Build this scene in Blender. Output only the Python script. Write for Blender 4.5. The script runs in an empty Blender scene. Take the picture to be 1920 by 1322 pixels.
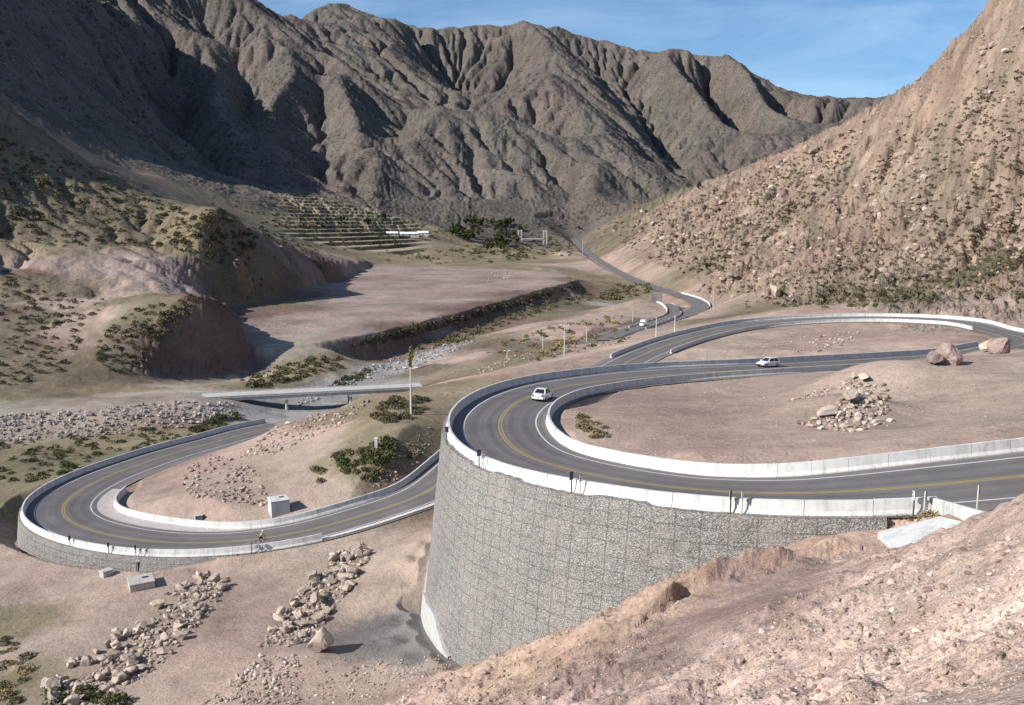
import bpy, bmesh, math, random
import numpy as np
from mathutils import Vector, Matrix
random.seed(7); RNG = np.random.default_rng(11)
SC = bpy.context.scene
COL = SC.collection
R = math.radians

# ------------------------------------------------------------------ survey camera
F = 1663.0; CX, CY = 960.0, 661.0; PITCH = math.atan(261 / F)
CP, SP = math.cos(PITCH), math.sin(PITCH)
def ray(u, v):
    a = (CY - v) / F; b = (u - CX) / F
    return np.array([b, CP + a * SP, -SP + a * CP])
def at_d(u, v, d):                     # point at forward distance d
    r = ray(u, v); return r * (d / r[1])
def at_h(u, v, h):                     # point h metres below the eye
    r = ray(u, v); return r * (-h / r[2])
def project(p):
    x, y, z = p; c = y * CP - z * SP; w = y * SP + z * CP
    return CX + F * x / c, CY - F * w / c

# ------------------------------------------------------------------ object helpers
def tag(o, label=None, cat=None, group=None, kind=None):
    if label: o["label"] = label
    if cat: o["category"] = cat
    if group: o["group"] = group
    if kind: o["kind"] = kind
    return o
def link(o, parent=None):
    COL.objects.link(o)
    if parent: o.parent = parent
    return o
def np_mesh(name, V, faces, smooth=True):
    """faces: (n,k) int array (all quads or all tris)"""
    me = bpy.data.meshes.new(name)
    V = np.asarray(V, np.float32); faces = np.asarray(faces, np.int32)
    n, k = faces.shape
    me.vertices.add(len(V)); me.vertices.foreach_set("co", V.ravel())
    me.loops.add(n * k); me.loops.foreach_set("vertex_index", faces.ravel())
    me.polygons.add(n)
    me.polygons.foreach_set("loop_start", np.arange(0, n * k, k, dtype=np.int32))
    me.polygons.foreach_set("loop_total", np.full(n, k, np.int32))
    me.polygons.foreach_set("use_smooth", np.full(n, smooth))
    me.update(); me.validate()
    return me
def mobj(name, me, mat=None, parent=None):
    o = bpy.data.objects.new(name, me)
    if mat:
        me.materials.clear(); me.materials.append(mat)
    return link(o, parent)
def bobj(name, bm, mat=None, parent=None, smooth=False):
    me = bpy.data.meshes.new(name); bm.to_mesh(me); bm.free()
    if smooth:
        for p in me.polygons: p.use_smooth = True
    return mobj(name, me, mat, parent)
def empty(name, loc=(0, 0, 0), rz=0.0):
    o = bpy.data.objects.new(name, None); o.location = loc; o.rotation_euler = (0, 0, rz)
    o.empty_display_size = .3
    return link(o)
def copy_tree(o, parent=None):
    c = o.copy(); COL.objects.link(c)
    if parent: c.parent = parent
    for ch in list(o.children): copy_tree(ch, c)
    return c
def add_box(bm, lo, hi, mtx=None, bevel=0.0):
    r = bmesh.ops.create_cube(bm, size=1.0)
    vs = r["verts"]
    for v in vs:
        v.co = Vector([(lo[i] + hi[i]) / 2 + v.co[i] * (hi[i] - lo[i]) for i in range(3)])
    if bevel:
        es = list({e for v in vs for e in v.link_edges})
        rr = bmesh.ops.bevel(bm, geom=es, offset=bevel, segments=1, affect='EDGES')
        vs = list({v for f in rr["faces"] for v in f.verts} | {v for v in vs if v.is_valid})
    if mtx is not None:
        for v in vs: v.co = mtx @ v.co
    return vs
def add_tube(bm, p0, p1, r0, r1=None, n=8):
    r1 = r0 if r1 is None else r1
    p0, p1 = Vector(p0), Vector(p1); d = (p1 - p0).normalized()
    a = d.orthogonal().normalized(); b = d.cross(a)
    A = []; B = []
    for i in range(n):
        t = 2 * math.pi * i / n; q = a * math.cos(t) + b * math.sin(t)
        A.append(bm.verts.new(p0 + q * r0)); B.append(bm.verts.new(p1 + q * r1))
    for i in range(n):
        bm.faces.new((A[i], A[(i + 1) % n], B[(i + 1) % n], B[i]))
    bm.faces.new(list(reversed(A))); bm.faces.new(B)
    return A + B

# ------------------------------------------------------------------ noise (numpy)
_perm = np.random.default_rng(3).permutation(512).astype(np.int32)
_perm = np.concatenate([_perm, _perm])
_ga = np.random.default_rng(4).random(512).astype(np.float32) * 6.2831853
_gx, _gy = np.cos(_ga), np.sin(_ga)
def noise(x, y):
    x = np.asarray(x, np.float32); y = np.asarray(y, np.float32)
    xi = np.floor(x).astype(np.int32); yi = np.floor(y).astype(np.int32)
    xf = x - xi; yf = y - yi; xi &= 511; yi &= 511; x1 = (xi + 1) & 511; y1 = (yi + 1) & 511
    def g(ix, iy, dx, dy):
        h = _perm[_perm[ix] + iy]
        return _gx[h] * dx + _gy[h] * dy
    u = xf * xf * xf * (xf * (xf * 6 - 15) + 10); w = yf * yf * yf * (yf * (yf * 6 - 15) + 10)
    a = g(xi, yi, xf, yf); b = g(x1, yi, xf - 1, yf)
    c = g(xi, y1, xf, yf - 1); d = g(x1, y1, xf - 1, yf - 1)
    p = a + u * (b - a); q = c + u * (d - c)
    return (p + w * (q - p)) * 1.5
def fbm(x, y, octv=4, gain=.5, ridged=False):
    s = 0; A = 1; f = 1.0
    for k in range(octv):
        n = noise(x * f + 17.3 * k, y * f - 9.1 * k)
        s = s + A * ((1 - 2 * np.abs(n)) if ridged else n)
        A *= gain; f *= 2.03
    return s
def sstep(a, b, x):
    t = np.clip((x - a) / (b - a), 0, 1); return t * t * (3 - 2 * t)

# ------------------------------------------------------------------ the road: one line from the top down
PATH = [(95, 72, -12.6), (70, 63, -13.9), (48, 56.5, -15.3)]
for u, v, h in [(1920, 893, 16.3), (1782, 906, 16.8), (1648, 919, 17.2), (1494, 930, 17.8), (1280, 918, 18.5), (1115, 892, 19.6),
                (1056, 879, 20.1), (1007, 865, 20.5), (970, 849, 20.9), (946, 826, 21.2), (934, 794, 21.5), (938, 783, 21.7),
                (950, 767, 21.9), (969, 753, 22.2), (997, 741, 22.5), (1036, 729, 22.9), (1115, 716, 23.4), (1200, 706, 23.8),
                (1300, 699, 24.2), (1410, 693, 24.6), (1500, 688, 25.2), (1600, 682, 26), (1700, 676, 27), (1800, 668, 27.9)]:
    PATH.append(tuple(at_h(u, v, h)))
PATH += [(103, 185, -28.2), (115, 196, -28.7), (122, 211, -29.3), (124, 228, -29.8)]
for u, v, h in [(1800, 605, 30.1), (1700, 599, 30.4), (1600, 598, 30.7), (1500, 602, 31), (1400, 611, 31.4), (1300, 632, 31.8),
                (1230, 655, 32.2), (1190, 672, 32.6)]:
    PATH.append(tuple(at_h(u, v, h)))
PATH += [(16, 178, -34), (5, 158, -35.6), (-4, 140, -37), (-9.5, 126, -38.4)]
for u, v, h in [(800, 927, 39), (720, 953, 39.8), (640, 979, 40.6), (560, 1000, 41.3), (480, 1012, 41.8), (400, 1019, 42.2),
                (330, 1019, 42.6), (250, 1012, 42.9), (180, 998, 43.1), (130, 980, 43.2), (113, 962, 43.3), (120, 940, 43.4),
                (150, 918, 43.5), (200, 893, 43.7), (250, 875, 43.9), (330, 848, 44.2), (400, 830, 44.5), (460, 812, 44.8)]:
    PATH.append(tuple(at_h(u, v, h)))
PATH += [(-44, 194, -45.6), (-34, 208, -46.2)]
def spline(pts, step=1.0, smooth=6):
    P = np.array(pts, float); P = P[np.concatenate([[True], np.linalg.norm(np.diff(P, axis=0), axis=1) > 1e-3])]; out = []
    for i in range(len(P) - 1):
        p0 = P[max(i - 1, 0)]; p1 = P[i]; p2 = P[i + 1]; p3 = P[min(i + 2, len(P) - 1)]
        L = np.linalg.norm(p2 - p1); n = max(2, int(L / (step * .3)))
        # centripetal-ish tangents
        d01 = max(np.linalg.norm(p1 - p0), 1e-3) ** .5; d12 = L ** .5; d23 = max(np.linalg.norm(p3 - p2), 1e-3) ** .5
        m1 = (p2 - p1) if i == 0 else d12 * ((p1 - p0) / d01 - (p2 - p0) / (d01 + d12) + (p2 - p1) / d12)
        m2 = (p2 - p1) if i == len(P) - 2 else d12 * ((p2 - p1) / d12 - (p3 - p1) / (d12 + d23) + (p3 - p2) / d23)
        for k in range(n):
            t = k / n; t2 = t * t; t3 = t2 * t
            out.append((2 * t3 - 3 * t2 + 1) * p1 + (t3 - 2 * t2 + t) * m1 + (-2 * t3 + 3 * t2) * p2 + (t3 - t2) * m2)
    out.append(P[-1]); O = np.array(out)
    def resample(O, st):
        s = np.concatenate([[0], np.cumsum(np.linalg.norm(np.diff(O[:, :2], axis=0), axis=1))])
        q = np.linspace(0, s[-1], max(2, int(s[-1] / st)) + 1)
        return np.stack([np.interp(q, s, O[:, k]) for k in range(3)], 1), q
    O, q = resample(O, step)
    for _ in range(smooth * 8):
        O[1:-1] = O[1:-1] * .5 + (O[:-2] + O[2:]) * .25
    return resample(O, step)
def frame(C):
    T = np.gradient(C[:, :2], axis=0); T /= np.linalg.norm(T, axis=1)[:, None]
    N = np.stack([-T[:, 1], T[:, 0]], 1)
    return T, N
RC, RS = spline(PATH, 1.0, 4)
RT, RN = frame(RC)
_ang = np.unwrap(np.arctan2(RT[:, 1], RT[:, 0])); _kap = np.gradient(_ang)
for _ in range(60): _kap[1:-1] = _kap[1:-1] * .5 + (_kap[:-2] + _kap[2:]) * .25
BANK = np.clip(-_kap * 1.3, -.055, .055)
def s_near(p):                        # arc length nearest to a plan point
    return RS[np.argmin((RC[:, 0] - p[0]) ** 2 + (RC[:, 1] - p[1]) ** 2)]
def s_px(u, v, h): return s_near(at_h(u, v, h))
def road_pt(s, off, dz=0.0):
    i = np.interp(s, RS, np.arange(len(RS)))
    c = np.array([np.interp(s, RS, RC[:, k]) for k in range(3)])
    n = np.array([np.interp(s, RS, RN[:, k]) for k in range(2)]); n /= np.linalg.norm(n)
    b = np.interp(s, RS, BANK)
    return np.array([c[0] + n[0] * off, c[1] + n[1] * off, c[2] + b * off + dz]), n
S_NEAR = s_px(1400, 927, 18.2); S_APEX = s_px(934, 790, 21.5); S_STR = s_px(1410, 693, 24.6)
S_FAR = s_px(1600, 598, 30.7); S_LOW0 = s_px(800, 927, 39); S_LAPEX = s_px(113, 962, 43.3); S_LEND = RS[-1]
S_WALL0 = s_px(1690, 916, 17.1)
# ------------------------------------------------------------------ terrain control points: (u, v, forward metres)
CPT = []                              # world xyz
def K(*pts):
    for p in pts: CPT.append(at_d(*p))
def W(*pts):
    for p in pts: CPT.append(np.array(p, float))
def LINE(pts, step=14.0):
    pts = [np.array([p[0], p[1], math.log(p[2])], float) for p in pts]
    for a, b in zip(pts[:-1], pts[1:]):
        n = max(1, int(np.linalg.norm((b - a)[:2]) / step))
        for k in range(n):
            q = a + (b - a) * k / n; CPT.append(at_d(q[0], q[1], math.exp(q[2])))
    q = pts[-1]; CPT.append(at_d(q[0], q[1], math.exp(q[2])))
# foreground slope the photographer stands on
W((0, 0, -1.7), (-3, 0, -3.2), (3, 0, -.8), (0, 3, -3.0), (0, -4, -1), (8, 3, 1), (-10, 5, -9), (-22, 10, -18), (20, 12, 2), (40, 20, 8),
  (-40, 25, -32), (-60, 40, -42), (-90, 60, -44), (60, 30, 6), (45, 40, -7), (80, 45, 4))
K((1920, 930, 28), (1920, 1000, 23.5), (1920, 1130, 17), (1920, 1322, 10), (1600, 1322, 13.5), (1300, 1322, 22), (1100, 1322, 30), (900, 1322, 41),
  (700, 1322, 56), (500, 1322, 66), (250, 1322, 70), (0, 1322, 72), (1760, 1250, 14.5), (1600, 1150, 24), (1750, 1060, 30), (1560, 1080, 34),
  (1400, 1150, 33), (1250, 1210, 36), (1350, 1110, 41), (1480, 1060, 43), (1600, 1040, 43), (1700, 1020, 42), (1830, 985, 40), (1740, 990, 45),
  (1150, 1190, 41), (1050, 1240, 42), (950, 1290, 43), (1200, 1290, 31), (1420, 1230, 24))
LINE([(1640, 985, 46.5), (1560, 990, 46.2), (1500, 1002, 46.5), (1400, 1040, 46.5), (1300, 1086, 47), (1200, 1128, 47), (1100, 1163, 47.5),
      (1000, 1200, 49), (930, 1228, 51), (870, 1262, 54)], 20)
# ground left of the great wall
K((850, 1240, 63), (815, 1215, 72), (780, 1200, 77), (780, 1130, 84), (790, 1050, 96), (800, 968, 112), (700, 1100, 92), (700, 1000, 108), (600, 1215, 75), (600, 1060, 100),
  (400, 1060, 105), (400, 1200, 82), (520, 1110, 94), (250, 1090, 99), (100, 1090, 101), (40, 1060, 106), (0, 1000, 120), (0, 1200, 86), (0, 900, 145),
  (150, 1200, 84), (60, 850, 170), (200, 845, 176), (330, 815, 188))
# mound in the lower hairpin and beyond
K((330, 930, 124), (400, 900, 133), (300, 950, 118), (450, 870, 140), (560, 900, 126), (600, 955, 115), (720, 890, 121), (760, 850, 127), (795, 800, 137), (740, 780, 148),
  (640, 820, 143), (680, 745, 172), (800, 725, 195), (600, 784, 172), (520, 802, 170), (470, 830, 160), (880, 705, 212), (1000, 683, 228), (1090, 668, 238), (1150, 656, 246))
K((1059, 660, 270), (950, 672, 270), (900, 640, 330), (1000, 605, 385), (1100, 610, 345), (1080, 640, 300), (1200, 560, 470), (1150, 590, 400), (800, 690, 290), (780, 730, 225))
# valley floor and river
LINE([(560, 775, 228), (640, 745, 255), (720, 700, 298), (790, 668, 336), (880, 632, 385), (960, 600, 455), (1040, 572, 535), (1110, 550, 620), (1130, 520, 760),
      (1040, 478, 1050), (990, 455, 1300)], 30)
K((540, 781, 225), (480, 792, 214), (600, 770, 232), (650, 759, 240), (700, 750, 246))
LINE([(440, 800, 205), (380, 815, 196), (200, 818, 194), (60, 825, 192), (-200, 830, 192)], 60)
LINE([(440, 752, 226), (380, 752, 218), (200, 772, 205), (0, 785, 201), (-200, 800, 199)], 60)
K((0, 760, 213), (200, 745, 226), (380, 738, 234), (450, 715, 258), (560, 690, 290), (620, 655, 322))
K((980, 530, 660), (900, 490, 880), (1000, 466, 1080), (850, 455, 1200), (1060, 500, 850), (1050, 470, 1050), (1100, 470, 1150), (1150, 510, 800), (1220, 540, 640))
for u, v, d in [(1110, 643, 303), (1180, 620, 349), (1240, 602, 397), (1290, 588, 444), (1325, 578, 483), (1310, 566, 525), (1260, 551, 582), (1210, 535, 672),
                (1160, 512, 828), (1120, 487, 1050), (1090, 465, 1250), (1075, 447, 1450)]: K((u, v, d))
# gravel pad beyond the river and its cut edge
LINE([(480, 645, 318), (660, 633, 345), (760, 612, 382), (850, 586, 430), (930, 566, 480), (1000, 545, 545), (1082, 522, 634)], 25)
LINE([(1082, 522, 634), (1040, 505, 720), (980, 497, 790)], 25)
LINE([(640, 672, 332), (668, 668, 341), (770, 640, 376), (862, 612, 423), (940, 590, 472), (1012, 568, 536), (1094, 545, 622)], 16)
K((600, 592, 409), (750, 542, 552), (900, 512, 704), (700, 491, 844), (560, 562, 481), (640, 615, 375), (850, 480, 950), (780, 462, 1080))
LINE([(395, 502, 446), (455, 494, 476), (515, 489, 512), (590, 488, 588), (655, 488, 700), (690, 489, 790)], 16)
LINE([(412, 577, 438), (470, 562, 466), (530, 547, 502), (600, 529, 575), (665, 510, 690), (700, 499, 790)], 16)
# hills on the left
K((-20, 232, 520), (60, 262, 530), (120, 290, 540), (250, 355, 565), (350, 380, 540), (390, 384, 505), (430, 393, 492), (460, 410, 490), (490, 442, 495), (512, 472, 500), (400, 402, 475), (445, 430, 465), (480, 465, 472), (380, 430, 462), (300, 440, 480), (0, 440, 430),
  (150, 430, 455), (0, 350, 470), (150, 390, 490), (0, 462, 400), (200, 466, 430), (330, 470, 455))
LINE([(0, 475, 396), (100, 482, 398), (190, 470, 424), (240, 490, 400)], 25)
LINE([(0, 510, 380), (130, 512, 378), (230, 522, 372)], 25)
K((100, 560, 340), (0, 560, 335), (0, 700, 250), (100, 735, 232), (150, 650, 285), (200, 560, 345), (300, 528, 372), (340, 500, 420), (330, 470, 455), (0, 620, 290))
LINE([(270, 550, 340), (330, 550, 322), (385, 556, 309), (440, 592, 318), (487, 640, 324)], 14)
LINE([(385, 556, 308), (330, 612, 296), (285, 652, 284), (245, 688, 272)], 14)
LINE([(262, 703, 271), (330, 694, 285), (400, 684, 298), (470, 667, 316), (500, 655, 329)], 14)
K((430, 585, 380), (440, 572, 410), (400, 572, 360))
W((-330, 250, 20), (-300, 330, 40), (-420, 420, 90), (-300, 150, -10), (-200, 120, -36), (-350, 520, 120), (-160, 160, -44))
# valley beyond the knob
K((250, 366, 640), (330, 395, 720), (500, 430, 800), (560, 465, 780), (600, 400, 1100), (690, 395, 1180), (560, 400, 1050), (560, 445, 950), (820, 425, 1250), (720, 446, 1080), (760, 415, 1250),
  (480, 375, 1050), (420, 350, 1080))
LINE([(330, 315, 1180), (400, 330, 1250), (480, 335, 1300), (600, 350, 1350), (690, 372, 1400), (760, 397, 1400), (850, 415, 1400), (950, 424, 1420), (1060, 417, 1450), (1100, 410, 1500)], 25)
# left mountain in its own shade
LINE([(190, -10, 1900), (240, 60, 1750), (275, 140, 1600), (272, 195, 1480), (330, 245, 1330), (395, 318, 1200)], 22)
K((0, 0, 1080), (100, 40, 1350), (100, 110, 1220), (0, 150, 960), (0, 215, 800), (120, 205, 1060), (190, 150, 1330), (210, 250, 1080), (120, 262, 880), (240, 320, 950), (170, 20, 1650),
  (50, 60, 1200), (60, 230, 850), (300, 330, 960))
W((-745, 1180, 365), (-815, 1400, 450), (-880, 1580, 500), (-965, 1760, 550), (-1050, 1950, 590), (-1300, 1300, 380), (-1500, 1600, 420), (-1000, 900, 280), (-700, 700, 175), (-690, 1000, 270), (-1700, 1500, 430), (-2200, 2000, 600), (-2500, 900, 400), (-1500, 700, 260), (-600, 300, 90), (-1200, 200, 150))
# the big range: skyline, spurs, gullies
SKY = [(430, -40, 2500), (500, 20, 2500), (560, 24, 3300), (610, 4, 3600), (650, 10, 3700), (700, 32, 3300), (760, 40, 3400), (840, 52, 3600), (900, 46, 3700), (970, 35, 3600), (1050, 52, 3800),
       (1130, 75, 3850), (1215, 98, 3700), (1240, 93, 3500), (1290, 95, 3500), (1340, 105, 3500), (1400, 125, 3350), (1440, 150, 3500), (1480, 170, 3300), (1510, 183, 3300), (1560, 185, 3700),
       (1620, 208, 4000), (1700, 240, 4200), (1900, 250, 4400)]
LINE(SKY, 18)
for u, v, d in SKY: 
    p = at_d(u, v, d); W(tuple(p * np.array([1.3, 1.3, .75]))); W(tuple(p * np.array([1.8, 1.8, .5])))
for L in [
    [(190, -60, 2300), (300, -60, 2500), (430, -40, 2500)],
    [(500, 20, 2450), (565, 72, 2330), (640, 106, 2230), (700, 150, 2150)], [(530, 40, 2750), (610, 80, 2850), (660, 96, 2800)],
    [(380, 10, 2450), (420, 60, 2330), (470, 60, 2300), (490, 30, 2420)],
    [(340, 40, 2250), (290, 135, 1900), (277, 190, 1720), (330, 238, 1560), (385, 312, 1330)],
    [(350, 45, 2230), (420, 78, 2180), (500, 70, 2170), (570, 85, 2140), (578, 112, 2080)],
    [(318, 165, 2030), (372, 240, 1730), (440, 302, 1490), (467, 328, 1360)],
    [(395, 85, 2120), (390, 160, 1850), (425, 225, 1630), (470, 300, 1400)],
    [(434, 85, 2300), (466, 165, 2000), (468, 250, 1700), (484, 318, 1430)],
    [(578, 112, 2080), (530, 160, 1880), (482, 215, 1680), (490, 265, 1510), (535, 318, 1400)],
    [(584, 135, 2180), (612, 200, 1930), (646, 240, 1760), (676, 300, 1560), (692, 345, 1440)],
    [(548, 225, 1830), (570, 293, 1590), (598, 333, 1430)],
    [(610, 130, 2060), (655, 190, 1830), (700, 260, 1630), (712, 300, 1500)],
    [(690, 60, 3100), (640, 108, 2500), (665, 135, 2280), (760, 192, 2120), (800, 198, 2000)],
    [(700, 32, 3300), (745, 80, 3000), (800, 140, 2700), (850, 188, 2450), (905, 212, 2280)],
    [(770, 58, 3560), (836, 128, 3320), (890, 183, 3050), (940, 205, 2750)],
    [(970, 35, 3600), (935, 105, 3330), (895, 160, 3150)], [(945, 60, 3700), (985, 140, 3100), (965, 165, 2900)],
    [(985, 40, 3500), (1020, 75, 3250), (1070, 120, 3050), (1130, 165, 2850), (1190, 225, 2600), (1240, 285, 2350), (1278, 345, 2080)],
    [(1050, 72, 3750), (1118, 128, 3480), (1170, 178, 3220), (1220, 233, 2980), (1272, 308, 2600), (1302, 350, 2300)],
    [(1150, 100, 3700), (1215, 175, 3300), (1270, 250, 2850), (1312, 325, 2400)],
    [(1035, 128, 2500), (1090, 180, 2280), (1140, 235, 2050), (1190, 285, 1850), (1235, 340, 1700)],
    [(1085, 148, 2820), (1148, 214, 2520), (1198, 260, 2300), (1242, 318, 2030)],
    [(1035, 128, 2500), (1000, 150, 2400), (958, 200, 2200)], [(985, 213, 2230), (1025, 247, 2100), (1036, 268, 2020)],
    [(905, 210, 1960), (950, 215, 1950), (1000, 240, 1900), (1028, 266, 1850), (1092, 288, 1740), (1102, 303, 1700)],
    [(1088, 318, 1760), (1078, 360, 1640), (1066, 412, 1480)], [(1112, 320, 1660), (1100, 360, 1560), (1092, 405, 1480)],
    [(715, 335, 1480), (740, 290, 1620), (765, 250, 1750), (790, 217, 1860), (815, 203, 1900), (860, 213, 1930), (905, 210, 1960)],
    [(690, 322, 1560), (716, 285, 1740), (742, 248, 1930), (772, 212, 2120), (800, 202, 2230)],
    [(1240, 93, 3500), (1300, 150, 3150), (1350, 215, 2850), (1400, 285, 2550)], [(1320, 160, 3500), (1372, 220, 3200), (1424, 290, 2850)],
    [(1400, 125, 3300), (1425, 180, 3050), (1458, 250, 2750)], [(1440, 160, 3500), (1478, 220, 3250), (1508, 275, 3000)],
    [(1480, 172, 3300), (1520, 215, 3100), (1560, 245, 2950)],
    ]: LINE(L, 16)
K((880, 300, 1700), (820, 330, 1600), (950, 320, 1650), (1000, 330, 1620), (760, 370, 1470), (900, 395, 1470), (1150, 370, 1620), (1200, 372, 1650), (1040, 300, 1750))
# the rocky slope on the right
RSKY = [(2050, -110, 420), (1885, 0, 450), (1800, 55, 520), (1740, 110, 590), (1680, 170, 690), (1620, 210, 800), (1560, 245, 900), (1480, 285, 1000), (1400, 318, 1100), (1340, 345, 1200),
        (1280, 360, 1300), (1200, 393, 1400), (1130, 408, 1500)]
LINE(RSKY, 22)
for u, v, d in RSKY:
    p = at_d(u, v, d); W((p[0] + 60 + .12 * d, p[1] + .2 * d, p[2] * .9 + .05 * d - .02 * d))
LINE([(1345, 577, 490), (1420, 588, 330), (1500, 580, 292), (1600, 570, 292), (1700, 566, 288), (1800, 570, 280), (1920, 580, 262)], 30)
K((1600, 480, 430), (1800, 480, 360), (1920, 400, 370), (1900, 200, 415), (1750, 300, 520), (1600, 350, 640), (1500, 430, 560), (1400, 430, 720), (1400, 520, 500), (1250, 480, 800), (1200, 500, 740),
  (1250, 420, 1000), (1150, 440, 1300), (1300, 560, 560), (1450, 380, 800), (1850, 100, 445), (1700, 400, 440), (1500, 500, 420), (1920, 500, 310), (1350, 400, 950), (1700, 220, 640))
LINE([(1440, 330, 930), (1420, 400, 760), (1340, 480, 640), (1280, 545, 575)], 30); LINE([(1500, 290, 960), (1500, 370, 760), (1480, 450, 560)], 30)
LINE([(1740, 120, 590), (1640, 270, 680), (1600, 330, 660)], 30)
W((200, 200, -18), (230, 300, 40), (330, 420, 190), (420, 600, 250), (300, 150, 60), (200, 110, 10), (160, 160, -22), (600, 900, 330), (900, 1500, 450), (600, 300, 260), (160, 90, -6), (110, 110, -13))
# inside the two loops
K((1300, 848, 67), (1120, 800, 84), (1200, 752, 106), (1400, 738, 119), (1300, 790, 88), (1500, 828, 71), (1480, 780, 91), (1590, 745, 108), (1600, 800, 83), (1700, 800, 80), (1900, 790, 68),
  (1900, 720, 92), (1760, 692, 122), (1870, 665, 142), (1650, 708, 124), (1780, 670, 138), (1840, 655, 152), (1640, 770, 95), (1080, 770, 96))
K((1400, 650, 213), (1500, 632, 228), (1700, 632, 213), (1600, 652, 193), (1800, 640, 195), (1350, 660, 196), (1600, 622, 240), (1820, 628, 205))
# foot of the great wall and the deck above it
FU = [785, 792, 800, 822, 850, 885, 930, 1000, 1100, 1200, 1300, 1400, 1500, 1560, 1640, 1700]
FV = [1120, 1150, 1180, 1214, 1240, 1262, 1250, 1222, 1182, 1146, 1102, 1056, 1016, 1002, 992, 985]
WF_S = []; WF_Z = []
for s in np.arange(S_WALL0 - 4, S_APEX - 1.5, 2.0):
    c, _ = road_pt(s, 5.85); z = c[2] - 10
    for _ in range(12):
        q, _ = road_pt(s, 5.9 + .11 * (c[2] - z)); u = CX + F * q[0] / (q[1] * CP - z * SP); v = np.interp(u, FU, FV)
        r = ray(u, v); z = .5 * z + .5 * min(c[2] - .6, r[2] / r[1] * q[1])
    WF_S.append(s); WF_Z.append(z)
WF_S += [S_APEX + 1, s_px(997, 741, 22.5), s_px(1115, 716, 23.4), s_px(1200, 706, 23.8), s_px(1300, 699, 24.2), S_STR, S_STR + 40]
WF_Z += [-38.4, -38.6, -38.4, -37, -34.3, -31.5, -31]
WF_S = np.array(WF_S); WF_Z = np.array(WF_Z)
for s in np.arange(WF_S[0] + 6, WF_S[-1], 4.0):
    p, n = road_pt(s, 5.4); o = 1.0 if _kap[int(s)] < 0.002 else 1.0
    z = np.interp(s, WF_S, WF_Z); f = 7.4 + .1 * (p[2] - z)
    q, n = road_pt(s, f); W((q[0], q[1], z)); q, n = road_pt(s, f + 2.0); W((q[0], q[1], z - .15))
for s in np.arange(0, S_LEND - 34, 7.0):
    for o in (-4.5, 4.5):
        q, n = road_pt(s, o); W(tuple(q - np.array([0, 0, .1])))

C3 = np.array(CPT)
_r = np.hypot(C3[:, 0], C3[:, 1] ); _r = np.maximum(_r, 1.5)
CA = np.arctan2(C3[:, 0], C3[:, 1]); CL = np.log(_r); CV = C3[:, 2] / _r
# drop near-duplicates
key = np.round(np.stack([CA / .004, CL / .004], 1)).astype(int); _, ui = np.unique(key, axis=0, return_index=True)
CA, CL, CV = CA[ui], CL[ui], CV[ui]
n = len(CA); EPS = .0045
D = np.sqrt((CA[:, None] - CA) ** 2 + (CL[:, None] - CL) ** 2 + EPS ** 2)
M = np.zeros((n + 3, n + 3)); M[:n, :n] = -D + np.eye(n) * .0011
M[:n, n] = M[n, :n] = 1; M[:n, n + 1] = M[n + 1, :n] = CA; M[:n, n + 2] = M[n + 2, :n] = CL
sol = np.linalg.solve(M, np.concatenate([CV, [0, 0, 0]]))
WGT = sol[:n].astype(np.float32)
def rbf(az, lr):
    sh = az.shape; az = az.ravel().astype(np.float32); lr = lr.ravel().astype(np.float32); out = np.empty(len(az), np.float32)
    ca = CA.astype(np.float32); cl = CL.astype(np.float32)
    for i in range(0, len(az), 8192):
        a = az[i:i + 8192, None] - ca; b = lr[i:i + 8192, None] - cl
        out[i:i + 8192] = -(np.sqrt(a * a + b * b + EPS * EPS) @ WGT)
    return (out + sol[n] + sol[n + 1] * az + sol[n + 2] * lr).reshape(sh)

# polar grid
QUAL = globals().get("QUAL", 1.0)
def spaced(breaks):
    out = []
    for a, b, st in breaks: out.append(np.arange(a, b - 1e-9, st / QUAL))
    out.append(np.array([breaks[-1][1]])); return np.concatenate(out)
AZ = spaced([(-1.45, -.72, .02), (-.72, -.56, .005), (-.56, .56, .00105), (.56, .72, .005), (.72, 1.45, .02)])
LR = spaced([(math.log(.8), math.log(8), .05), (math.log(8), math.log(38), .0075), (math.log(38), math.log(130), .0036), (math.log(130), math.log(320), .004),
             (math.log(320), math.log(900), .0038), (math.log(900), math.log(4300), .0030), (math.log(4300), math.log(9000), .02)])
ga = np.arange(-1.45, 1.4501, .0036); gl = np.arange(LR[0], LR[-1] + .01, .0080)
GA, GL = np.meshgrid(ga, gl); Gc = rbf(GA, GL)
def bil(G, xs, ys, x, y):
    i = np.clip((x - xs[0]) / (xs[1] - xs[0]), 0, len(xs) - 1.001); j = np.clip((y - ys[0]) / (ys[1] - ys[0]), 0, len(ys) - 1.001)
    i0 = i.astype(int); j0 = j.astype(int); fi = (i - i0).astype(np.float32); fj = (j - j0).astype(np.float32)
    return (G[j0, i0] * (1 - fi) + G[j0, i0 + 1] * fi) * (1 - fj) + (G[j0 + 1, i0] * (1 - fi) + G[j0 + 1, i0 + 1] * fi) * fj
A2, L2 = np.meshgrid(AZ, LR); RR = np.exp(L2)
X = RR * np.sin(A2); Y = RR * np.cos(A2)
Zt = bil(Gc, ga, gl, A2, L2)
UU = CX + F * np.tan(A2) / np.cos(0)  # rough picture column of a bearing (for region masks)

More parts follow.
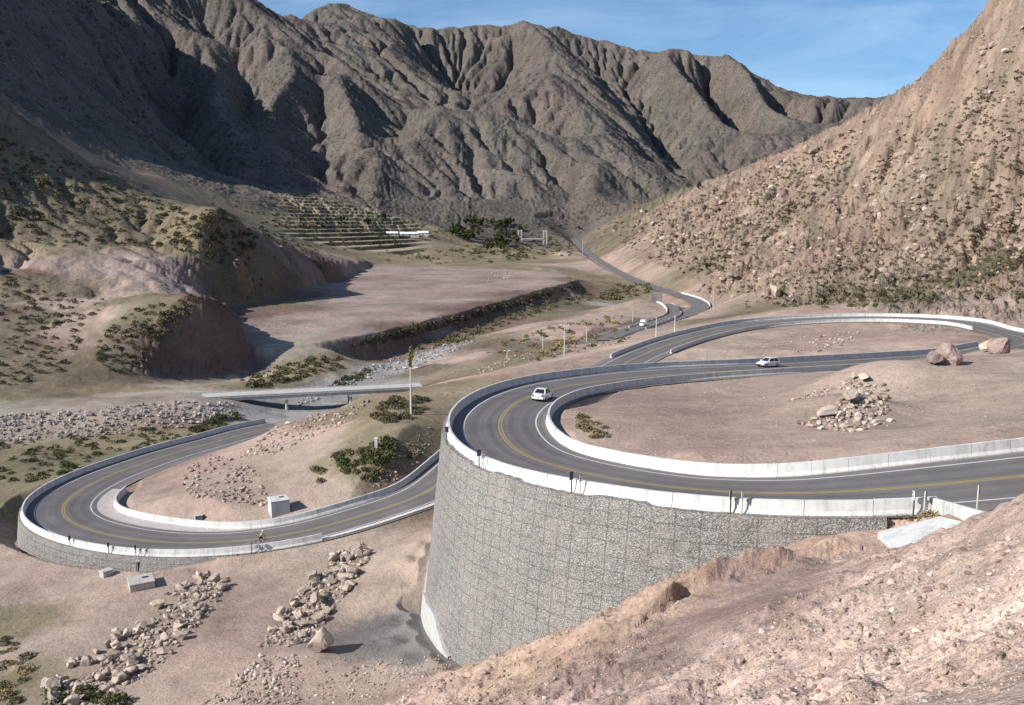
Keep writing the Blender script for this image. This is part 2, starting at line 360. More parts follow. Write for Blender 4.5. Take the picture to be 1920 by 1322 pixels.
# relief: gullies on the range, crags on the right slope, terraces, small lumps
mM = sstep(6.85, 7.1, L2) * (1 - sstep(.30, .42, A2 + .02 * (L2 - 7.5)) * (1 - sstep(7.3, 7.6, L2)))         # distant range
rightm = sstep(.0, .05, A2 - np.interp(L2, [5.4, 5.7, 6.1, 6.3, 6.6, 7.0, 7.4], [.42, .36, .245, .205, .15, .085, .10])) * sstep(5.45, 5.65, L2) * (1 - sstep(7.25, 7.5, L2))
mM = mM * (1 - rightm)
lefth = (1 - sstep(-.24, -.17, A2)) * sstep(5.75, 5.95, L2) * (1 - sstep(6.6, 6.9, L2))
wx = noise(A2 * 14, L2 * 7) * .035; 
acr = (A2 + wx + .17 * (L2 - 7.4))
g1 = np.sqrt(noise(acr * 27, L2 * 3.2 + 3) ** 2 + .0015); g2 = np.sqrt(noise(acr * 74 + 9 + .6 * noise(A2 * 60, L2 * 40), L2 * 13) ** 2 + .004); g3 = np.abs(noise(acr * 190 + noise(A2 * 90, L2 * 90), L2 * 70)); g4 = fbm(A2 * 300, L2 * 300, 3)
top = sstep(0.0, .02, Zt + .03)
Zt += mM * top * (.0045 * (g1 - .25) + .0030 * (g2 - .25) + .0015 * (g3 - .25) + .0009 * g4)
c1 = fbm(A2 * 26 + 5, L2 * 26, 3, ridged=True); c2 = np.abs(noise((A2 - .25 * L2) * 60, (L2 + .4 * A2) * 24)); c3 = fbm(A2 * 130, L2 * 130, 4)
c4 = np.maximum(0, noise(A2 * 48 + 40, L2 * 48)) ** 1.0 * np.abs(noise(A2 * 190, L2 * 60))
Zt += rightm * (.0020 * c1 + .006 * (c2 - .25) + .0034 * c3 + .007 * c4 + .0028 * np.abs(noise(A2 * 420 + 3, L2 * 260)) + .0045 * np.maximum(0, fbm(A2 * 75 + 11, L2 * 50, 4, ridged=True) - .5))
Zt += lefth * (.0022 * fbm(A2 * 40, L2 * 40, 4) + .0045 * (np.abs(noise((A2 + .3 * L2) * 42, L2 * 16)) - .25) * (1 - sstep(-.12, .02, Zt)))
Z = Zt * RR
# rain-cut gullies: stream-power erosion on plan grids, added to the surface as depth
def erode(x0, x1, y0, y1, cell, iters, k, m, nz, smooth_, zmin):
    xs = np.arange(x0, x1, cell); ys = np.arange(y0, y1, cell); gx, gy = np.meshgrid(xs, ys)
    a = np.arctan2(gx, gy); l = np.log(np.hypot(gx, gy)); jl_ = np.interp(l, LR, np.arange(len(LR))); ja_ = np.interp(a, AZ, np.arange(len(AZ)))
    i0 = np.clip(jl_.astype(int), 0, len(LR) - 2); k0 = np.clip(ja_.astype(int), 0, len(AZ) - 2); fi = jl_ - i0; fk = ja_ - k0
    z = (Z[i0, k0] * (1 - fk) + Z[i0, k0 + 1] * fk) * (1 - fi) + (Z[i0 + 1, k0] * (1 - fk) + Z[i0 + 1, k0 + 1] * fk) * fi
    z = z.astype(np.float64); zi = z.copy(); z += nz * fbm(gx / cell * .21, gy / cell * .21, 4)
    H_, W_ = z.shape; n = H_ * W_; idx0 = np.arange(n).reshape(H_, W_)
    nb = [(-1, 0, 1), (1, 0, 1), (0, -1, 1), (0, 1, 1), (-1, -1, 1.4142), (-1, 1, 1.4142), (1, -1, 1.4142), (1, 1, 1.4142)]
    for it_ in range(iters):
        best = np.zeros((H_, W_)); rec = idx0.copy(); dist = np.full((H_, W_), cell)
        for dy, dx, dl in nb:
            zs = np.full((H_, W_), 1e9); ya, yb = max(0, -dy), H_ - max(0, dy); xa, xb = max(0, -dx), W_ - max(0, dx)
            zs[ya:yb, xa:xb] = z[ya + dy:yb + dy, xa + dx:xb + dx]; sl = (z - zs) / (dl * cell); t = sl > best
            best[t] = sl[t]; rec[t] = (idx0 + dy * W_ + dx)[t]; dist[t] = dl * cell
        rec[0, :] = idx0[0, :]; rec[-1, :] = idx0[-1, :]; rec[:, 0] = idx0[:, 0]; rec[:, -1] = idx0[:, -1]
        order = np.argsort(z, axis=None); rl = rec.ravel().tolist(); A_r = [cell * cell] * n
        for i in order[::-1].tolist():
            r = rl[i]
            if r != i: A_r[r] += A_r[i]
        Fk = (k * np.array(A_r) ** m / dist.ravel()).tolist(); zl = z.ravel().tolist()
        for i in order.tolist():
            r = rl[i]
            if r != i and zl[i] > zmin: 
                f = Fk[i]; q = (zl[i] + f * zl[r]) / (1 + f)
                zl[i] = q
        z = np.array(zl).reshape(H_, W_)
        zp = np.pad(z, 1, mode='edge'); z = z + .035 * (zp[:-2, 1:-1] + zp[2:, 1:-1] + zp[1:-1, :-2] + zp[1:-1, 2:] - 4 * z)
    d = z - zi
    e = np.minimum(np.minimum(gx - x0, x1 - gx), np.minimum(gy - y0, y1 - gy)) / (cell * 14); d *= np.clip(e, 0, 1)
    return xs, ys, d
def add_erosion(E, mask, cap):
    xs, ys, d = E; d = d - np.percentile(d, 70) * 0; s_ = (X > xs[0]) & (X < xs[-1]) & (Y > ys[0]) & (Y < ys[-1]) & (mask > .01)
    v = bil(d.astype(np.float32), xs, ys, X[s_], Y[s_]); Z[s_] += np.clip(v, -cap, cap) * mask[s_]
add_erosion(erode(-2100, 2300, 1150, 4300, 9.5, 15, .098, .45, 5.0, 1, 20), mM * (1 - .8 * (1 - sstep(-.44, -.38, A2)) * (1 - sstep(7.35, 7.6, L2))), 190)
add_erosion(erode(60, 760, 230, 1500, 3.6, 12, .10, .45, 1.5, 1, -60), rightm, 40)
add_erosion(erode(-620, -90, 240, 760, 2.6, 9, .05, .45, .8, 1, -60), lefth * (1 - sstep(.1, .25, Zt)), 16)
# weathering ribs on the steep earth banks
gr_ = np.gradient(Z, axis=0) / np.maximum(np.gradient(RR, axis=0), 1e-3); gt_ = np.gradient(Z, axis=1) / np.maximum(RR * np.gradient(A2, axis=1), 1e-3)
steep = sstep(.42, .85, np.hypot(gr_, gt_)) * (RR > 180) * (1 - sstep(850, 1000, RR)) * (1 - rightm)
Z = Z + steep * (1.9 * (np.abs(noise(X * .16 + noise(X * .3, Y * .3), Y * .16)) - .25) + .9 * (np.abs(noise(X * .45, Y * .45)) - .25) + .4 * fbm(X * .9, Y * .9, 3))
# gravel pad: level inside its outline, cut edges round it
PADPX = [(412, 577, 438), (470, 562, 466), (530, 547, 502), (600, 529, 575), (665, 510, 690), (700, 496, 800), (760, 490, 850), (900, 494, 830), (980, 500, 770), (1040, 508, 710), (1080, 523, 632), (1000, 546, 545), (930, 567, 480), (850, 587, 430), (760, 613, 382), (660, 634, 345), (570, 641, 330), (480, 646, 318)]
PP = np.array([at_d(*q)[:2] for q in PADPX])
def sdist(x, y, P):
    best = np.full(x.shape, 1e9, np.float32); ins = np.zeros(x.shape, bool); n = len(P)
    for i in range(n):
        a = P[i]; b = P[(i + 1) % n]; d = b - a; t = np.clip(((x - a[0]) * d[0] + (y - a[1]) * d[1]) / (d @ d), 0, 1)
        best = np.minimum(best, np.hypot(x - a[0] - t * d[0], y - a[1] - t * d[1]))
        c = (a[1] > y) != (b[1] > y)
        if abs(d[1]) > 1e-6: ins ^= c & (x < a[0] + (y - a[1]) / d[1] * d[0])
    return np.where(ins, best, -best)
sub = (RR > 290) & (RR < 1000) & (A2 > -.42) & (A2 < .14); SD = np.full(Z.shape, -1e9, np.float32); SD[sub] = sdist(X[sub] + 2.5 * noise(X[sub] * .06, Y[sub] * .06), Y[sub], PP)
padz = -47.9 + (Y - 345) * .0042
Z = Z + (padz - Z) * sstep(-4.5, -1.0, SD) * (Y > 300)
# heap of blasted rock on the near infield
for (u, v, d, r_, h_) in [(1578, 782, 90, 6, 2.5), (1628, 742, 108, 8, 2.6), (1720, 722, 116, 15, 2.3)]:
    q = at_d(u, v, d); Z += h_ * np.exp(-((X - q[0]) ** 2 + (Y - q[1]) ** 2) / r_ ** 2)
# terraced fields at the valley head
def box2(a0, a1, l0, l1, s=.02):
    return sstep(a0 - s, a0 + s, A2) * (1 - sstep(a1 - s, a1 + s, A2)) * sstep(l0 - s, l0 + s, L2) * (1 - sstep(l1 - s, l1 + s, L2))
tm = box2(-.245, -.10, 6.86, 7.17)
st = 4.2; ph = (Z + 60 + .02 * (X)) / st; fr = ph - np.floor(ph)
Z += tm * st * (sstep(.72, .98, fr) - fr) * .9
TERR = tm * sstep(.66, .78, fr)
# cut slopes round the gravel pad get vertical ribs
# ------------------------------------------------------------------ fit the ground to the road
HW = 5.75
inb = (RR > 40) & (RR < 290) & (np.abs(A2) < .95)
idx = np.nonzero(inb.ravel())[0]
px = X.ravel()[idx].astype(np.float32); py = Y.ravel()[idx].astype(np.float32)
zf = Z.ravel().copy(); zz = zf[idx].copy()
near_d = np.full(len(idx), 1e9, np.float32)
rough = 1 - np.zeros(len(idx), np.float32)
# several passes: each stretch of road treated separately so that stacked levels do not mix
SEG = [(0, S_WALL0), (S_WALL0, S_STR + 30), (S_STR + 30, S_FAR + 20), (S_FAR + 20, 490), (490, S_LEND - 36)]
from mathutils import kdtree
def fit(s0, s1):
    global zz
    m = (RS >= s0 - 3) & (RS <= s1 + 3); c = RC[m]; kp = _kap[m]; nn = RN[m]; bk = BANK[m]; ss = RS[m]
    # coarse reject
    x0, x1 = c[:, 0].min() - 40, c[:, 0].max() + 40; y0, y1 = c[:, 1].min() - 40, c[:, 1].max() + 40
    sel = np.nonzero((px > x0) & (px < x1) & (py > y0) & (py < y1))[0]
    best = np.full(len(sel), 1e9, np.float32); bi = np.zeros(len(sel), np.int32)
    for k0 in range(0, len(c), 1):
        d2 = (px[sel] - np.float32(c[k0, 0])) ** 2 + (py[sel] - np.float32(c[k0, 1])) ** 2
        t = d2 < best; best = np.where(t, d2, best); bi[t] = k0
    dx = px[sel] - c[bi, 0]; dy = py[sel] - c[bi, 1]
    tx = nn[bi, 1]; ty = -nn[bi, 0]
    al = dx * tx + dy * ty; so = dx * nn[bi, 0] + dy * nn[bi, 1]
    inside = np.abs(al) < 1.5
    s_ = ss[bi] + np.clip(al / np.maximum(1 - kp[bi] * so, .3), -.8, .8); left = so > 0
    zr = np.interp(s_, RS, RC[:, 2]) + np.interp(s_, RS, BANK) * np.clip(so, -8, 8) - .14
    # steepness of fill (falling away) and cut (rising away) on each side
    fillL = np.where((s_ > S_WALL0 + 1) & (s_ < S_STR + 10), 9.0, np.where((s_ > S_LAPEX - 40) & (s_ < S_LAPEX + 30), 5.0, .62))
    fill = np.where(left, np.where(s_ > 500, .62, fillL), np.where((s_ > S_LAPEX - 38) & (s_ < S_LAPEX + 18), 5.0, .62))
    cut = np.where(left & (s_ > 185) & (s_ < 470), .10, .75)
    ed = np.abs(so) - (HW + .25 + np.where((so < 0), 2.4 * sstep(S_LAPEX - 44, S_LAPEX - 20, s_) * (1 - sstep(S_LAPEX + 12, S_LAPEX + 22, s_)), 0))
    e = np.maximum(ed, 0)
    lo = zr - fill * np.where((fill > 2), np.maximum(ed + .9, 0), e); hi = zr + cut * e
    zft = np.interp(s_, WF_S, WF_Z)
    onw = left & (s_ > S_WALL0 + 1) & (s_ < S_STR + 18)
    hi = np.where(onw & (so > 5.3) & (so < 19), np.maximum(zr - (so - 5.45) / .11, zft + .35 * np.maximum(so - 8.4, 0) + .8 * np.maximum(so - 10.5, 0) + 2.0 * np.maximum(so - 14, 0)), hi)
    onl = left & (s_ > S_LAPEX - 34) & (s_ < S_LAPEX + 16)
    wl = sstep(S_LAPEX - 36, S_LAPEX - 18, s_) * (1 - sstep(S_LAPEX + 2, S_LAPEX + 18, s_))
    hi = np.where(onl & (so > 5.3) & (so < 9), np.maximum(zr - (so - 5.4) / .12, zr - .2 - 3.2 * wl + .5 * np.maximum(so - 7, 0)), hi)
    lo = np.where(onw | onl, np.minimum(lo, hi), lo)
    z0 = zz[sel]
    zn = np.where(e > 34, z0, np.minimum(np.maximum(z0, lo), hi))
    zn = np.where((ed <= -.6), zr, zn)
    use = inside & (e < 34)
    zz[sel] = np.where(use, zn, z0)
    near_d[sel] = np.where(inside, np.minimum(near_d[sel], np.abs(so)), near_d[sel])
    w = sstep(6.2, 10, np.abs(so)); rough[sel] = np.where(use, np.minimum(rough[sel], w), rough[sel])
for a, b in SEG[::-1]: fit(a, b)
zf[idx] = zz
def dens(pts):
    P = np.array([(u, v, math.log(d)) for u, v, d in pts]); P[:, 2] *= 60
    C, _ = spline(P, 6.0, 2); return [(a, b, math.exp(c / 60)) for a, b, c in C]
def pts_d(*p): return [tuple(at_d(*q)) for q in dens(p)]
VC, VS = spline(pts_d((1100, 646, 297), (1180, 620, 349), (1240, 602, 397), (1290, 588, 444), (1324, 577, 487), (1308, 563, 530), (1258, 549, 590), (1210, 533, 680), (1160, 511, 835), (1122, 488, 1050), (1092, 466, 1250), (1075, 447, 1450)), 2.0, 4)
for _ in range(400): VC[1:-1, 2] = VC[1:-1, 2] * .5 + (VC[:-2, 2] + VC[2:, 2]) * .25
VT, VN = frame(VC)
def fit_path(C, N, hw, fill, cut, reach):
    fx_, fy_ = X.ravel(), Y.ravel()
    sel = np.nonzero((fx_ > C[:, 0].min() - reach) & (fx_ < C[:, 0].max() + reach) & (fy_ > C[:, 1].min() - reach) & (fy_ < C[:, 1].max() + reach))[0]
    best = np.full(len(sel), 1e9, np.float32); bi = np.zeros(len(sel), np.int32); sx_, sy_ = fx_[sel].astype(np.float32), fy_[sel].astype(np.float32)
    for k in range(0, len(C), 2):
        d2 = (sx_ - np.float32(C[k, 0])) ** 2 + (sy_ - np.float32(C[k, 1])) ** 2
        t = d2 < best; best = np.where(t, d2, best); bi[t] = k
    e = np.maximum(np.sqrt(best) - hw, 0); zr = C[bi, 2] - .25; z0 = zf[sel]
    zf[sel] = np.where(e > reach, z0, np.clip(z0, zr - fill * e, zr + cut * e))
fit_path(VC, VN, 7.0, .35, .6, 60)
ND = np.full(zf.shape, 1e9, np.float32); ND[idx] = near_d; ND = ND.reshape(Z.shape)
RG = np.ones(zf.shape, np.float32); RG[idx] = rough; RG = RG.reshape(Z.shape)
Z = zf.reshape(Z.shape)
# ------------------------------------------------------------------ colour of soil, rock and plants, as real patches
#  kinds: soil, dry grass, range scrubland, right rock, mauve gravel, red cut bank, foreground soil, river stone, track
KIND = {'D': (.385, .292, .243), 'G': (.215, .178, .115), 'M': (.126, .109, .096), 'R': (.315, .238, .186), 'P': (.30, .235, .208), 'C': (.165, .112, .09),
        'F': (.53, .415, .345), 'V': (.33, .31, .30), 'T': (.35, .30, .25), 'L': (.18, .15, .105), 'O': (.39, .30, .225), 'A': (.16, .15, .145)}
SCR = {'D': .18, 'G': .5, 'M': .8, 'R': .55, 'P': .03, 'C': .2, 'F': .06, 'V': .1, 'T': .03, 'L': .75, 'O': .1, 'A': 0}
KP = []
def kk(k, *pts):
    for u, v, d in pts:
        p = at_d(u, v, d); KP.append((math.atan2(p[0], p[1]), math.log(math.hypot(p[0], p[1])), k))
kk('F', (1920, 1000, 23), (1920, 1300, 11), (1600, 1250, 17), (1300, 1300, 23), (1700, 1080, 30), (1500, 1130, 30), (1400, 1220, 25), (1150, 1300, 29))
kk('D', (1400, 1130, 35), (1550, 1060, 36), (1280, 1190, 36), (1500, 1020, 45), (1400, 1060, 44), (1600, 1000, 44))
kk('O', (1200, 1135, 46), (1100, 1170, 46.5), (1000, 1215, 47), (1300, 1095, 45), (900, 1260, 49), (980, 1260, 44), (1560, 992, 45))
kk('D', (850, 1250, 62), (700, 1100, 92), (700, 1250, 68), (600, 1060, 100), (400, 1060, 105), (520, 1110, 94), (250, 1090, 99), (100, 1100, 100), (0, 1250, 80), (150, 1200, 84), (400, 1280, 72), (560, 1322, 62), (800, 1322, 48),
   (330, 930, 124), (450, 900, 135), (600, 920, 122), (560, 860, 138), (40, 1060, 106), (0, 980, 122))
kk('C', (775, 858, 125), (795, 842, 127), (755, 872, 122))
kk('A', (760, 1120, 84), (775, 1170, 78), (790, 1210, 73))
kk('G', (20, 900, 145), (60, 850, 170), (200, 840, 178), (330, 815, 188), (0, 940, 130), (0, 1180, 90), (20, 1260, 78))
kk('G', (740, 840, 132), (795, 800, 137), (740, 780, 148), (680, 850, 130), (660, 780, 160), (800, 725, 195), (600, 790, 172), (720, 810, 140))
kk('D', (600, 770, 178), (520, 800, 170), (880, 705, 212), (1000, 683, 228), (1120, 660, 245), (560, 830, 150), (500, 850, 148), (1150, 640, 290))
kk('L', (950, 672, 270), (800, 690, 290), (900, 640, 330), (1030, 640, 300), (820, 710, 240), (980, 650, 300), (700, 730, 240))
kk('D', (1000, 605, 385), (1100, 600, 370), (1200, 560, 470), (1150, 580, 420), (1060, 620, 330), (860, 670, 300))
kk('L', (940, 612, 400), (1040, 575, 480), (1100, 550, 560), (880, 640, 360), (1180, 540, 620), (1130, 555, 560), (1160, 550, 590))
kk('V', (720, 690, 300), (780, 668, 325), (840, 648, 350), (660, 715, 275), (560, 765, 228), (1135, 547, 565), (600, 745, 240))
kk('G', (430, 720, 255), (520, 705, 278), (560, 690, 290), (600, 672, 305), (0, 745, 222), (120, 735, 232), (250, 725, 245))
kk('T', (0, 766, 211), (100, 760, 216), (200, 753, 222), (300, 746, 230), (380, 740, 234), (350, 712, 262), (400, 700, 276), (450, 684, 295), (520, 665, 318), (570, 648, 335))
kk('P', (600, 595, 405), (560, 600, 398), (660, 625, 355), (700, 580, 430), (750, 545, 552), (850, 560, 490), (900, 512, 704), (700, 510, 740), (620, 560, 490), (800, 590, 415), (930, 540, 560), (980, 520, 670), (640, 530, 600), (780, 510, 700),
   (1040, 530, 610), (530, 620, 365), (500, 635, 335))
kk('C', (700, 652, 345), (760, 628, 372), (850, 602, 420), (930, 580, 470), (1000, 558, 530), (1080, 538, 620), (400, 640, 310), (360, 600, 325), (440, 620, 318), (400, 680, 298), (300, 680, 285), (470, 650, 312), (450, 530, 430), (550, 520, 500),
   (620, 500, 610), (500, 550, 440), (430, 560, 415))
kk('G', (980, 498, 800), (900, 488, 880), (700, 470, 980), (800, 470, 1000), (850, 480, 950), (620, 470, 800), (1000, 470, 1060), (1060, 515, 750), (760, 485, 880), (560, 462, 800), (200, 463, 432), (60, 461, 402), (400, 480, 470), (340, 460, 460), (690, 455, 1020))
kk('C', (40, 515, 378), (20, 600, 308))
kk('P', (60, 490, 394), (150, 495, 392), (220, 500, 392), (250, 480, 430), (340, 500, 420), (280, 510, 390), (380, 525, 400))
kk('L', (0, 560, 335), (60, 600, 305), (0, 650, 275), (100, 700, 250), (150, 540, 355), (250, 590, 325), (320, 570, 335), (280, 630, 298), (200, 690, 265), (60, 730, 235), (40, 530, 365))
kk('D', (120, 580, 328), (150, 620, 300), (200, 560, 345), (230, 540, 360), (330, 535, 360))
kk('L', (0, 350, 470), (120, 330, 510), (300, 440, 480), (430, 400, 485), (150, 420, 460), (0, 430, 432), (300, 390, 520), (480, 460, 495), (30, 270, 520), (200, 360, 530))
kk('M', (250, 370, 640), (330, 400, 740), (480, 420, 850), (420, 350, 1080), (520, 380, 1050), (660, 370, 1250), (850, 440, 1280), (950, 440, 1320))
kk('G', (600, 420, 1080), (700, 425, 1150), (640, 440, 1020), (760, 440, 1120), (560, 430, 980), (800, 425, 1230))
for u in range(-100, 1700, 90):
    for v, d in ((380, 1450), (300, 1700), (200, 2200), (100, 2800), (20, 3500)):
        if u < 1250 or v < 300: kk('M', (u, v, d))
kk('M', (0, 100, 1000), (100, 150, 1200), (0, 220, 800), (200, 280, 1050), (100, 20, 1500))
for u, v, d in [(1920, 500, 310), (1800, 480, 365), (1600, 480, 430), (1400, 520, 500), (1920, 300, 390), (1900, 150, 430), (1750, 300, 520), (1600, 350, 640), (1500, 430, 560), (1400, 430, 720), (1250, 450, 900), (1200, 480, 780),
                (1300, 545, 570), (1500, 330, 860), (1700, 200, 640), (1650, 560, 300), (1480, 560, 340), (1380, 380, 950), (1280, 400, 1150), (1850, 50, 450), (1800, 545, 300)]: kk('R', (u, v, d))
kk('L', (1150, 430, 1400), (1130, 460, 1150), (1720, 555, 296), (1880, 470, 330), (1800, 520, 325), (1400, 575, 360))
kk('D', (1060, 495, 900), (1090, 480, 1050))
kk('G', (1020, 490, 950), (1000, 465, 1150), (1190, 550, 600), (1150, 535, 650))
for u, v, d in [(1300, 840, 68), (1200, 760, 104), (1400, 760, 108), (1500, 800, 83), (1600, 760, 103), (1700, 800, 80), (1900, 800, 67), (1900, 700, 105), (1800, 690, 122), (1100, 790, 88), (1870, 665, 142), (1400, 650, 213),
                (1500, 632, 228), (1700, 632, 213), (1600, 652, 193), (1800, 640, 195), (1920, 575, 265), (1840, 570, 275), (1560, 585, 280)]: kk('D', (u, v, d))
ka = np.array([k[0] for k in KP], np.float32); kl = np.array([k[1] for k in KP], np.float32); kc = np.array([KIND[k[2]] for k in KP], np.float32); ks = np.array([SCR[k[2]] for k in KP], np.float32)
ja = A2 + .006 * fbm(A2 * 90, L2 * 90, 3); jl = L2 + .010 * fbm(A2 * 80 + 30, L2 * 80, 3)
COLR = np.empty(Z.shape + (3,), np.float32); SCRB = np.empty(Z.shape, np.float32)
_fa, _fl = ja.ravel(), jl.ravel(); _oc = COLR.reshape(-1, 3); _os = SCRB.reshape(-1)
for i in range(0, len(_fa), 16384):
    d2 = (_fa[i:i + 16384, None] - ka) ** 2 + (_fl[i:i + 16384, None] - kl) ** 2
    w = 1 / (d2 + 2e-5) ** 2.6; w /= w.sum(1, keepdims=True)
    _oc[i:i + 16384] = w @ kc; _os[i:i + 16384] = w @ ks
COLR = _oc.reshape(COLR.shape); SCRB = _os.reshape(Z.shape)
pv = fbm(X * .09, Y * .09, 5)[..., None]; pw = fbm(X * .33 + 9, Y * .33, 4)[..., None]; fgm = ((1 - sstep(45, 75, RR)) * sstep(-12, 0, X))[..., None]
COLR = COLR * (1 + fgm * (.30 * pv * np.array((1.0, .95, .9), np.float32) + .22 * pw * np.array((.9, 1.05, 1.12), np.float32)))
pr = fbm(X * .03, Y * .03, 4)[..., None]; COLR = COLR * (1 + (1 - fgm) * .18 * pr)
COLR = COLR * (1 - .10 * rightm[..., None]) * (1 + rightm[..., None] * .28 * fbm(A2 * 60, L2 * 45, 4)[..., None] * np.array((1.0, .92, .85), np.float32))
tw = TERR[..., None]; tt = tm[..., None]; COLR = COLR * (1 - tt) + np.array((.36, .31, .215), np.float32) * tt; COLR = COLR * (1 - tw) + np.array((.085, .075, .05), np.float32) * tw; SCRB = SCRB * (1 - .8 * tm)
# smooth sand chute and the little scarp above it
CHP = np.array([at_d(*q)[:2] for q in [(1600, 1062, 37), (1640, 1030, 42), (1450, 1075, 42), (1330, 1105, 42), (1240, 1160, 40.5), (1230, 1215, 36.5), (1300, 1215, 32), (1400, 1150, 33), (1500, 1105, 33.5)]])
subc = (RR < 70) & (A2 > -.1); sdc = np.full(Z.shape, -1e9, np.float32); sdc[subc] = sdist(X[subc], Y[subc], CHP); CH = sstep(-1.2, 1.5, sdc)
APN = np.array([at_d(*q)[:2] for q in [(1640, 1004, 45.5), (1766, 970, 45), (1845, 988, 41), (1765, 1026, 39.5), (1684, 1046, 41)]]); sdc[subc] = sdist(X[subc], Y[subc], APN); APM = sstep(-2.4, -.7, sdc)
AP3 = np.array([at_d(*q) for q in [(1640, 1004, 45.5), (1766, 970, 45), (1845, 988, 41), (1765, 1026, 39.5), (1684, 1046, 41)]]); apl = np.linalg.lstsq(np.c_[AP3[:, :2], np.ones(5)], AP3[:, 2], rcond=None)[0]
Z += (apl[0] * X + apl[1] * Y + apl[2] - .12 - Z) * APM
SCP = np.array([at_d(*q)[:2] for q in [(1215, 1165, 41.3), (1290, 1112, 43.4), (1340, 1094, 43.6), (1420, 1074, 43.8), (1520, 1056, 44), (1605, 1040, 44.2)]])
sds = np.full(Z.shape, 1e9, np.float32); xs_, ys_ = X[subc], Y[subc]; bs = np.full(xs_.shape, 1e9); sg = np.ones(xs_.shape); wob_ = .5 * noise(xs_ * .5, ys_ * .5)
for i in range(len(SCP) - 1):
    a = SCP[i]; d = SCP[i + 1] - a; t = np.clip(((xs_ - a[0]) * d[0] + (ys_ - a[1]) * d[1]) / (d @ d), 0, 1); dd = np.hypot(xs_ - a[0] - t * d[0], ys_ - a[1] - t * d[1])
    s_g = np.sign(d[0] * (ys_ - a[1]) - d[1] * (xs_ - a[0])); edge = np.where((t <= 0) | (t >= 1), 1.0, 0.0); m_ = dd < bs; bs = np.where(m_, dd, bs); sg = np.where(m_, s_g * np.where(edge > 0, 1, 1), sg)
sdv = bs * sg + wob_; sds[subc] = sdv
endf = np.zeros(Z.shape, np.float32); endf[subc] = np.exp(-np.maximum(0, np.abs(xs_ - (SCP[:, 0].min() + SCP[:, 0].max()) / 2) - (SCP[:, 0].max() - SCP[:, 0].min()) / 2 + .8) ** 2)
Z += np.where(sds < 1e8, .95 * sstep(-.22, .22, sds) * np.exp(-np.maximum(sds, 0) / 2.6) * endf, 0)
# ------------------------------------------------------------------ small lumps everywhere but on the deck
damp = (1 - APM) * RG * sstep(-.5, .4, ND - 7.0)
soft = sstep(.05, .3, SCRB)
fx, fy = X / 1.0, Y / 1.0
lump = .0011 * np.minimum(RR, 260) * fbm(X * .16, Y * .16, 4)
Z += damp * lump * (.35 + .65 * soft)
nearm = 1 - sstep(55, 120, RR)
fg = (1 - sstep(50, 60, RR)) * (1 - sstep(30, 50, -X))
dirx, diry = X * .8 + Y * .6, -X * .6 + Y * .8
Z += damp * fg * (.6 * np.abs(noise(diry * .22 + .5 * noise(X * .2, Y * .2), dirx * .05)) + (.30 * np.abs(noise(diry * .7 + .6 * noise(X * .5, Y * .5), dirx * .25)) + .22 * fbm(X * .8, Y * .8, 5) + .10 * np.abs(noise(X * 2.6, Y * 2.6))) * (1 - .85 * CH) - .25) * sstep(6, 14, RR) * (1 - APM)
ia = np.arange(len(AZ)); il = np.arange(len(LR))
def ground_z(x, y):
    a = math.atan2(x, y); l = math.log(max(math.hypot(x, y), .9))
    i = float(np.interp(a, AZ, ia)); j = float(np.interp(l, LR, il))
    i0 = min(int(i), len(AZ) - 2); j0 = min(int(j), len(LR) - 2); fi = i - i0; fj = j - j0
    return float((Z[j0, i0] * (1 - fi) + Z[j0, i0 + 1] * fi) * (1 - fj) + (Z[j0 + 1, i0] * (1 - fi) + Z[j0 + 1, i0 + 1] * fi) * fj)
def field(G, x, y):
    a = math.atan2(x, y); l = math.log(max(math.hypot(x, y), .9))
    return G[int(np.interp(l, LR, il)), int(np.interp(a, AZ, ia))]
def hit(u, v, d0=6.0, d1=6000.0):       # first ground point under a line of sight
    r = ray(u, v); r = r / r[1]; d = d0; pd = d0
    while d < d1:
        p = r * d
        if p[2] <= ground_z(p[0], p[1]):
            a, b = pd, d
            for _ in range(14):
                m = (a + b) / 2; q = r * m
                if q[2] <= ground_z(q[0], q[1]): b = m
                else: a = m
            q = r * b; return np.array([q[0], q[1], ground_z(q[0], q[1])])
        pd = d; d *= 1.006
    return None
